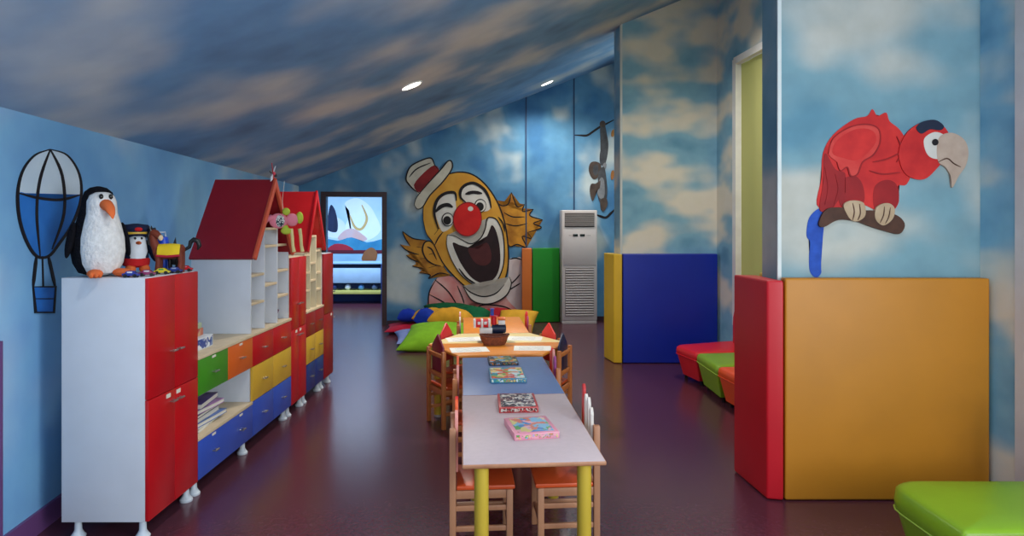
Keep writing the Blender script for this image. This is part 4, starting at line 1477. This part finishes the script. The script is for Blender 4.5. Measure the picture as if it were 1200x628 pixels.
x, y = beside4(0.62, -1)
chair('wooden chair with pink and white picket back, left of the far orange table', x, y, TR - a90, [PNK, WHT, PNK, WHT], 'pickets')
x, y = beside4(0.62, 1)
chair('wooden chair with flame red picket back, right of the far orange table', x, y, TR + a90, [(190, 60, 110), RED, RED, RED], 'pickets')

# ------------------------------------------------------------------ things on the tables


def game_box(label, u, v, w, d, h, rz, pal, side_c, scale=26, border=None):
    y = 1.0 * F / (v - CV)
    x = (u - CU) * y / F
    t = thing('board_game_box', label, 'game box', (x, y, 0.600), rz)
    mb = MB()
    mb.box(-w / 2, w / 2, -d / 2, d / 2, 0, h, 0.002)
    obj('lid', mb, plain('game_card', side_c, 0.35), t, False)
    b = border or 0.006
    mb = MB()
    mb.box(-w / 2 + b, w / 2 - b, -d / 2 + b, d / 2 - b, h, h + 0.0008)
    obj('cover_picture', mb, patches('cover_print', pal, scale, 0.25), t, False)
    mb = MB()
    mb.box(-w / 2 + 0.008, w / 2 - 0.008, -d / 2 - 0.0008, -d / 2, h * 0.2, h * 0.8)
    obj('side_print', mb, patches('side_print', pal[1:] + [side_c, side_c], 60, 0.25), t, False)
    return t


game_box('pink board game box nearest the camera on the lilac table', 622, 505, 0.215, 0.27, 0.032, TR + 0.12, [(70, 120, 180), (206, 190, 120), (90, 150, 80), (222, 160, 170), (200, 110, 80), (120, 170, 200)], (214, 140, 160), 24, 0.02)
game_box('black and white board game box with red stripe on the lilac table', 606, 475, 0.21, 0.30, 0.03, TR - 0.02, [(216, 210, 200), (70, 34, 34), (190, 180, 170), (110, 50, 46), (40, 30, 34)], (176, 54, 56), 42, 0.012)
game_box('red and turquoise board game box on the slate blue table', 594, 442, 0.23, 0.33, 0.03, TR + 0.0, [(206, 60, 50), (226, 200, 130), (60, 140, 150), (120, 170, 80), (216, 120, 60), (200, 220, 220)], (50, 120, 150), 24, 0.01)
game_box('long board game box with dark oval band on the slate blue table', 589, 424.5, 0.21, 0.22, 0.025, TR + 0.02, [(190, 170, 90), (60, 60, 50), (200, 120, 60), (120, 160, 190), (80, 120, 90)], (44, 48, 56), 26, 0.01)
M_PAPER = plain('white_paper', (236, 236, 230), 0.7, 0.03)
M_INK = plain('grey_ink', (150, 156, 164), 0.7)
for (px, py, rz, l) in ((-0.24, -0.30, 0.12, 'white drawing sheet on the near orange tabletop, left of the basket'),
                        (0.27, -0.27, -0.1, 'white drawing sheet on the near orange tabletop, right of the basket'),
                        (-0.28, 0.20, 0.15, 'white drawing sheet on the far cream tabletop, left of the toy engine'),
                        (0.25, 0.20, -0.2, 'white drawing sheet on the far cream tabletop, right of the toy engine')):
    p = hc + rv * px + dv * py
    t = thing('drawing_sheet', l, 'paper', (p.x, p.y, 0.6), TR + rz, 'drawing sheets on the six sided table')
    mb = MB()
    mb.box(-0.15, 0.15, -0.105, 0.105, 0.0, 0.0012)
    obj('sheet', mb, M_PAPER, t, False)
    mb = MB()
    for k in range(4):
        q = [(-0.11 + 0.02 * i, -0.07 + 0.045 * k + 0.012 * math.sin(i * 1.7 + k * 2), 0.0014) for i in range(11)]
        mb.tube(q, 0.0009, 4)
    obj('drawn_lines', mb, M_INK, t, False)

# basket
p = hc + rv * -0.03 + dv * -0.085
t = thing('wicker_basket', 'brown boat shaped wicker basket in the middle of the six sided table', 'basket', (p.x, p.y, 0.6), TR)
M_WICK = plain('brown_wicker', (126, 66, 40), 0.6, 0.35, 60, 0.6, 90)
mb = MB()


def oval(a, b, z, n=28):
    return [(a * math.cos(2 * PI * i / n), b * math.sin(2 * PI * i / n), z + 0.012 * math.cos(2 * PI * i / n) ** 2 * (z > 0.05)) for i in range(n)]


mb.loft([oval(0.088, 0.05, 0.0), oval(0.104, 0.062, 0.03), oval(0.122, 0.074, 0.072), oval(0.116, 0.068, 0.072), oval(0.096, 0.055, 0.03), oval(0.08, 0.042, 0.008)])
bk = obj('basket_body', mb, M_WICK, t, False)
mb = MB()
n = 56
for s in (0, PI):
    ptsb = []
    for i in range(n + 1):
        a = 2 * PI * i / n
        k = 0.005 * math.sin(a * 14 + s)
        ptsb.append(((0.119 + k) * math.cos(a), (0.071 + k) * math.sin(a), 0.074 + 0.012 * math.cos(a) ** 2 + 0.003 * math.cos(a * 14 + s)))
    mb.tube(ptsb, 0.005, 6)
obj('braided_rim', mb, plain('dark_wicker', (96, 44, 28), 0.6, 0.3, 60), t, False)
for i, (px, py, c, l) in enumerate(((-0.055, 0.012, (216, 60, 40), 'red'), (-0.02, -0.014, (40, 60, 130), 'blue'), (0.015, 0.014, (226, 180, 50), 'yellow'), (0.05, -0.008, (60, 130, 60), 'green'))):
    cr = thing('crayon', '%s crayon lying in the wicker basket on the six sided table' % l, 'crayon', tuple(p + rv * px + dv * py + Vector((0, 0, 0.627))), TR + 0.4 * i)
    mb = MB()
    mb.lathe([(0.0065, -0.045), (0.0075, -0.043), (0.0075, 0.032), (0.006, 0.034), (0.0025, 0.046)], 12, Matrix.Rotation(PI / 2, 4, 'Y'))
    obj('crayon_stick', mb, plain('crayon_wax', c, 0.5), cr, False)

# toy engine
p = hc + rv * -0.04 + dv * 0.10
t = thing('toy_engine', 'red, white and navy toy steam engine behind the wicker basket', 'toy', (p.x, p.y, 0.6), TR)
t.scale = (1.2, 1.2, 1.15)
M_NVP = plain('navy_toy_plastic', (26, 40, 66), 0.35)
M_RDP = plain('red_toy_plastic', (206, 26, 34), 0.3)
M_WHP = plain('white_toy_plastic', (226, 226, 222), 0.35)
mb = MB()
mb.box(-0.085, 0.085, -0.045, 0.045, 0.02, 0.06, 0.006)
obj('chassis', mb, M_NVP, t, False)
for x in (-0.055, 0.005, 0.055):
    for s in (-1, 1):
        mb = MB()
        mb.lathe([(0.006, -0.007), (0.026, -0.007), (0.027, 0.0), (0.026, 0.007), (0.012, 0.009)], 20, XF(x, s * 0.05, 0.027, 0, PI / 2))
        w_ = obj('wheel', mb, M_BLACK, t, False)
        mb = MB()
        mb.lathe([(0.002, -0.010), (0.010, -0.010), (0.010, 0.010), (0.002, 0.010)], 14, XF(x, s * 0.05, 0.027, 0, PI / 2))
        obj('hub', mb, M_ACG, w_, False)
mb = MB()
mb.box(-0.09, 0.0, -0.042, 0.042, 0.061, 0.105, 0.006)
obj('cab', mb, M_WHP, t, False)
mb = MB()
mb.lathe([(0.01, -0.05), (0.034, -0.048), (0.034, 0.048), (0.03, 0.052), (0.01, 0.054)], 20, XF(0.046, 0, 0.092, 0, 0, PI / 2))
obj('boiler', mb, M_NVP, t, False)
mb = MB()
mb.box(-0.125, -0.02, -0.04, 0.04, 0.107, 0.162, 0.008)
bd = obj('upper_body', mb, M_RDP, t, False)
mb = MB()
for x in (-0.125, -0.073, -0.021):
    mb.box(x - 0.008, x + 0.008, -0.043, 0.043, 0.105, 0.164, 0.003)
mb.box(-0.104, -0.086, -0.0425, 0.0425, 0.128, 0.15, 0.002)
mb.box(-0.06, -0.04, -0.0425, 0.0425, 0.128, 0.15, 0.002)
obj('white_trim', mb, M_WHP, bd, False)
mb = MB()
mb.lathe([(0.016, 0.0), (0.02, 0.002), (0.02, 0.055), (0.028, 0.06), (0.028, 0.066), (0.01, 0.07)], 16, XF(0.012, 0, 0.122))
obj('dome', mb, M_RDP, t, False)
mb = MB()
mb.lathe([(0.010, 0.0), (0.013, 0.002), (0.013, 0.042), (0.018, 0.05), (0.008, 0.052)], 16, XF(0.0, 0, 0.190))
obj('chimney', mb, plain('blue_toy_plastic', (40, 80, 176), 0.35), t, False)
mb = MB()
mb.box(0.042, 0.092, -0.036, 0.036, 0.124, 0.158, 0.006)
obj('front_box', mb, M_WHP, t, False)
mb = MB()
mb.box(0.040, 0.094, -0.038, 0.038, 0.158, 0.176, 0.006)
obj('front_roof', mb, plain('orange_toy_plastic', (226, 110, 40), 0.35), t, False)

# ------------------------------------------------------------------ foam mats
def foam_mat(label, pts, z1, m, lean=0.0, name='foam_mat'):
    """plan polygon pts (counter-clockwise), soft edged slab; a seam runs around it"""
    cx = sum(p[0] for p in pts) / len(pts)
    cy = sum(p[1] for p in pts) / len(pts)
    t = thing(name, label, 'foam mat', (cx, cy, 0))
    tmp = bmesh.new()
    a = [tmp.verts.new((q[0], q[1], 0.004)) for q in pts]
    b = [tmp.verts.new((q[0], q[1], z1)) for q in pts]
    n = len(pts)
    for i in range(n):
        tmp.faces.new((a[i], a[(i + 1) % n], b[(i + 1) % n], b[i]))
    tmp.faces.new(list(reversed(a)))
    tmp.faces.new(b)
    bmesh.ops.recalc_face_normals(tmp, faces=tmp.faces[:])
    bmesh.ops.bevel(tmp, geom=tmp.edges[:], offset=0.014, segments=3, affect='EDGES', profile=0.6)
    mb = MB()
    mb._take(tmp)
    o = obj('cover', mb, m, t)
    mb = MB()
    q = [Vector((p_[0] + (cx - p_[0]) * 0.0, p_[1], z1 - 0.006)) for p_ in pts]
    ins = [Vector((v.x + (0.006 if v.x < cx else -0.006), v.y + (0.006 if v.y < cy else -0.006), v.z)) for v in q]
    mb.tube([ins[i % n] for i in range(n + 1)], 0.0045, 6)
    obj('seam', mb, m, t)
    return t


foam_mat('large amber foam mat standing against the near pier under the parrot', [(1.566, 3.95), (2.752, 3.95), (2.745, 4.04), (1.572, 4.04)], 1.288, M_PAD_AMBER)
foam_mat('tall red foam mat on the narrow end of the near pier', [(1.465, 3.965), (1.556, 3.945), (1.556, 4.38), (1.420, 4.42)], 1.275, M_PAD_RED)
foam_mat('yellow foam mat behind the near pier, only its top showing over the red mat', [(1.57, 4.31), (2.3, 4.31), (2.3, 4.40), (1.575, 4.40)], 1.292, M_PAD_YEL)
foam_mat('wide blue foam mat against the far pier beside the bench', [(1.246, 7.85), (2.335, 7.85), (2.335, 7.945), (1.246, 7.945)], 1.262, M_PAD_BLUE)
foam_mat('yellow foam mat on the narrow end of the far pier beside the blue mat', [(1.142, 7.86), (1.236, 7.84), (1.20, 8.24), (1.075, 8.22)], 1.258, M_PAD_YEL)


def bw(x, off):
    return (x - 0.147 * off * 0 + 0.0, back_y(x) - off)


foam_mat('green foam mat on the far wall between clown and air conditioner', [bw(0.292, 0.11), bw(0.735, 0.11), bw(0.735, 0.012), bw(0.292, 0.012)], 1.215, M_PAD_GREEN)
foam_mat('narrow orange foam mat beside the green mat at the clown shoulder', [bw(0.118, 0.19), bw(0.278, 0.19), bw(0.284, 0.018), bw(0.124, 0.018)], 1.215, M_PAD_OR)

# ------------------------------------------------------------------ air conditioner
ay = 10.94
t = thing('air_conditioner', 'white floor standing air conditioner with slatted grilles at the far wall', 'air conditioner', (1.035, ay + 0.16, 0), math.atan(0.06))
w = 0.285
mb = MB()
mb.box(-w, w, -0.14, 0.16, 0.06, 1.83, 0.012, 3)
obj('casing', mb, M_ACB, t, False)
mb = MB()
mb.box(-w + 0.006, w - 0.006, -0.135, 0.15, 0.0, 0.058, 0.005)
obj('plinth', mb, M_ACB, t, False)
mb = MB()
mb.box(-w + 0.045, w - 0.045, -0.146, -0.1405, 1.56, 1.79, 0.002)
g = obj('outlet_grille', mb, M_ACD, t, False)
for k in range(7):
    z = 1.578 + k * 0.032
    mb = MB()
    mb.box(-w + 0.05, w - 0.05, -0.158, -0.147, z, z + 0.02, 0.003)
    obj('slat', mb, M_ACG, g, False)
mb = MB()
mb.box(-w + 0.055, w - 0.055, -0.146, -0.1405, 0.13, 0.90, 0.002)
g = obj('intake_grille', mb, M_ACD, t, False)
for k in range(19):
    z = 0.138 + k * 0.0402
    mb = MB()
    mb.box(-w + 0.058, w - 0.058, -0.159, -0.147, z, z + 0.026, 0.004)
    obj('slat', mb, M_ACB, g, False)
mb = MB()
mb.box(-w + 0.02, w - 0.02, -0.148, -0.1405, 0.945, 1.52, 0.004)
obj('front_panel', mb, M_ACB, t, False)
mb = MB()
mb.box(-0.11, -0.03, -0.152, -0.1485, 1.41, 1.445, 0.001)
mb.box(0.005, 0.085, -0.152, -0.1485, 1.41, 1.445, 0.001)
obj('display', mb, plain('dark_display', (14, 30, 22), 0.15), t, False)
mb = MB()
for x in (-0.165, -0.14, 0.12, 0.145, 0.17):
    mb.lathe([(0.004, 0), (0.006, 0.001), (0.005, 0.005)], 10, XF(x, -0.1485, 1.427, 0, PI / 2))
obj('button', mb, M_ACG, t, False)

# ------------------------------------------------------------------ benches
def round_poly(pts, r, k=5):
    out = []
    n = len(pts)
    for i in range(n):
        p, a, b = Vector(pts[i]), Vector(pts[i - 1]), Vector(pts[(i + 1) % n])
        ra = r[i] if isinstance(r, (list, tuple)) else r
        p1 = p + (a - p).normalized() * ra
        p2 = p + (b - p).normalized() * ra
        for s in range(k + 1):
            t_ = s / k
            out.append(p1 * (1 - t_) ** 2 + p * 2 * t_ * (1 - t_) + p2 * t_ ** 2)
    return out


def bench_module(label, plan, m, group, back_edge=None, hb=0.70, radii=0.03, ht=0.345, inset=0.07):
    """seat on a plan polygon: [front far, front near, back near, back far]"""
    c = Vector((sum(p_[0] for p_ in plan) / 4, sum(p_[1] for p_ in plan) / 4))
    t = thing('bench_module', label, 'bench', (c.x, c.y, 0), 0, group)

    def lay(z, ins):
        out = []
        for p_ in round_poly(plan, radii):
            d = c - p_
            out.append((p_.x + d.x / d.length * ins, p_.y + d.y / d.length * ins, z))
        return out
    mb = MB()
    mb.loft([lay(0.05, inset), lay(0.16, inset * 0.55), lay(0.255, 0.012)])
    obj('base', mb, m, t)
    mb = MB()
    mb.loft([lay(0.256, 0.012), lay(0.27, 0.002), lay(0.30, 0.0), lay(ht - 0.018, 0.008), lay(ht - 0.005, 0.028), lay(ht, 0.06), lay(ht + 0.005, 0.16), lay(ht + 0.008, 0.24)])
    s = obj('seat', mb, m, t, sharp=1.2)
    mb = MB()
    lp = lay(0.262, 0.0)
    mb.tube(lp + [lp[0]], 0.004, 6)
    obj('piping', mb, M_PIPING_G if m == M_B_GREEN else m, s)
    for i, p_ in enumerate(plan):
        q = Vector(p_) + (c - Vector(p_)).normalized() * 0.13
        mb = MB()
        mb.lathe([(0.018, 0.0), (0.02, 0.004), (0.016, 0.03), (0.022, 0.05)], 12, XF(q.x, q.y, 0))
        obj('foot', mb, M_BLACK, t)
    if back_edge:
        (ax, ay_), (bx, by) = back_edge
        A, B = Vector((ax, ay_)), Vector((bx, by))
        d = (B - A).normalized()
        nrm = Vector((-d.y, d.x))
        if nrm.dot(c - A) < 0:
            nrm = -nrm
        pts = [A, B, B + nrm * 0.12, A + nrm * 0.12]
        mb = MB()
        rings = []
        for z, sh, k in ((ht - 0.02, 0.0, 1.0), (0.5, -0.01, 1.0), (hb - 0.08, -0.03, 0.98), (hb - 0.02, -0.035, 0.9), (hb, -0.04, 0.7)):
            cc = sum(pts, Vector((0, 0))) / 4
            rings.append([(cc.x + (p_.x - cc.x) * k + nrm.x * sh * 0, cc.y + (p_.y - cc.y) * k, z) for p_ in round_poly(pts, 0.03)])
        mb.loft(rings)
        obj('backrest', mb, m, t, sharp=1.0)
    return t


G1 = 'bench modules under the window'
bench_module('red bench module at the far end of the bench beside the blue mat', [(1.665, 7.15), (1.775, 6.69), (2.44, 6.78), (2.40, 7.42)], M_B_RED, G1, ((2.425, 7.25), (2.47, 6.80)), radii=[0.09, 0.02, 0.02, 0.06])
bench_module('lime green bench module between the red and orange ones', [(1.78, 6.68), (1.795, 6.06), (2.50, 6.10), (2.445, 6.77)], M_B_GREEN, G1, ((2.475, 6.74), (2.54, 6.12)), radii=[0.02, 0.02, 0.02, 0.02])
bench_module('orange bench module half hidden by the red foam mat', [(1.798, 6.05), (1.88, 5.44), (2.57, 5.52), (2.505, 6.09)], M_B_ORANGE, G1, ((2.545, 6.06), (2.60, 5.54)), radii=[0.02, 0.02, 0.02, 0.02])
G2 = 'bench modules in the near right corner'
bench_module('glossy lime green bench module in the near right corner by the amber mat', [(1.78, 3.31), (1.795, 2.735), (2.60, 2.74), (2.62, 3.30)], M_B_GREEN, G2, ((2.78, 3.25), (2.80, 2.76)), radii=[0.16, 0.02, 0.02, 0.12], ht=0.37)
bench_module('yellow bench module at the bottom right edge next to the green one', [(1.775, 2.725), (1.80, 2.15), (2.64, 2.16), (2.60, 2.73)], M_B_YELLOW, G2, ((2.80, 2.72), (2.85, 2.2)), radii=[0.02, 0.02, 0.02, 0.02], ht=0.37)

# ------------------------------------------------------------------ floor cushions
def pillow(label, x, y, z, rz, a, b, h, m, rx=0.0, ry=0.0, name='floor_pillow', end=None, pinch=0.1):
    t = thing(name, label, 'cushion', (x, y, z), rz, 'cushions on the floor below the clown')
    M = Matrix.Rotation(ry, 4, 'Y') @ Matrix.Rotation(rx, 4, 'X')
    mb = MB()
    mb.cushion(a, b, h, 16, pinch, M)
    obj('pillow_cover', mb, m, t, False)
    if end:
        mb = MB()
        mb.cushion(end[0], b * 0.86, h * 0.92, 12, 0.05, M @ XF(-a - end[0] * 0.55, 0, h * 0.05))
        obj('end_panel', mb, end[1], t, False)['label'] = 'blue end panel of the cushion'
    return t


pillow('flat red floor cushion under the others next to the door frame', -1.50, 10.25, 0.0, 0.1, 0.42, 0.36, 0.08, fabric('crimson_fabric', (190, 30, 60)))
pillow('lavender blue floor cushion between the red and the lime cushions', -1.27, 9.35, 0.0, 0.2, 0.36, 0.50, 0.10, fabric('lavender_fabric', (140, 156, 214)))
pillow('big lime green floor cushion in front of the pile', -0.97, 8.90, 0.03, -0.08, 0.48, 0.42, 0.16, fabric('lime_fabric', (130, 184, 40)), rx=0.22)
pillow('yellow bolster with blue end lying at the back left of the pile', -1.25, 10.28, 0.13, 0.05, 0.28, 0.20, 0.135, fabric('golden_fabric', (220, 160, 50)), end=(0.14, fabric('royal_blue_fabric', (24, 54, 170))), pinch=0.02)
pillow('yellow bolster with blue end lying in front on the lime cushion', -0.90, 9.60, 0.17, -0.12, 0.29, 0.20, 0.165, fabric('golden_fabric_front', (222, 160, 46)), end=(0.13, fabric('royal_blue_fabric_front', (24, 54, 160))), pinch=0.02)
pillow('dark green cushion at the back of the pile below the clown shirt', -1.06, 10.62, 0.12, 0.1, 0.36, 0.26, 0.15, fabric('bottle_green_fabric', (10, 84, 50)), rx=0.45)
pillow('dark green cushion right of the front yellow bolster', -0.72, 10.38, 0.02, -0.15, 0.34, 0.32, 0.21, fabric('deep_green_fabric', (8, 92, 56)), rx=0.25)
pillow('rust brown cushion between the green and dark red cushions', -0.52, 10.75, 0.0, 0.1, 0.22, 0.22, 0.15, fabric('rust_fabric', (170, 82, 40)), rx=0.35)
pillow('dark red cushion leaning below the clown collar', -0.27, 10.66, 0.03, 0.0, 0.24, 0.24, 0.16, fabric('dark_red_fabric', (160, 22, 38)), rx=0.5)
pillow('yellow cushion leaning beside the far orange table', 0.03, 10.25, 0.03, -0.25, 0.30, 0.30, 0.15, fabric('ochre_fabric', (214, 160, 48)), rx=0.6)

# ------------------------------------------------------------------ the next room
t = thing('toy_cabinet', 'low navy toy cabinet with a yellow plank seen through the doorway', 'cabinet', (-3.35, 14.0, 0))
M_NC = plain('navy_cabinet_paint', (40, 66, 130), 0.4)
mb = MB()
for x in (-4.05, -2.69):
    mb.box(x, x + 0.04, 13.75, 14.25, 0.0, 0.80, 0.004)
mb.box(-4.01, -2.69, 14.21, 14.25, 0.0, 0.80, 0.004)
obj('carcass', mb, M_NC, t)
mb = MB()
mb.box(-4.05, -2.65, 13.75, 14.25, 0.80, 0.84, 0.004)
obj('top', mb, plain('pale_blue_paint', (150, 190, 226), 0.4), t)
mb = MB()
mb.box(-4.01, -2.69, 13.72, 14.20, 0.20, 0.27, 0.004)
obj('plank', mb, plain('lime_yellow_paint', (206, 200, 110), 0.4), t)
mb = MB()
mb.box(-4.0, -2.7, 13.76, 13.78, 0.42, 0.72, 0.004)
obj('curtain_panel', mb, plain('pale_panel', (166, 196, 226), 0.5), t)
for i in range(5):
    x = -3.92 + 0.27 * i
    b_ = thing('toy_ball', ['pale blue', 'navy', 'white', 'sky blue', 'slate'][i] + ' toy ball on the yellow plank in the next room', 'ball', (x, 13.85, 0.27))
    mb = MB()
    mb.ellip((0, 0, 0.06), (0.06, 0.06, 0.06))
    obj('ball_body', mb, plain('ball_rubber', [(120, 170, 220), (30, 50, 110), (220, 226, 236), (90, 150, 216), (90, 110, 150)][i], 0.35), b_, False)
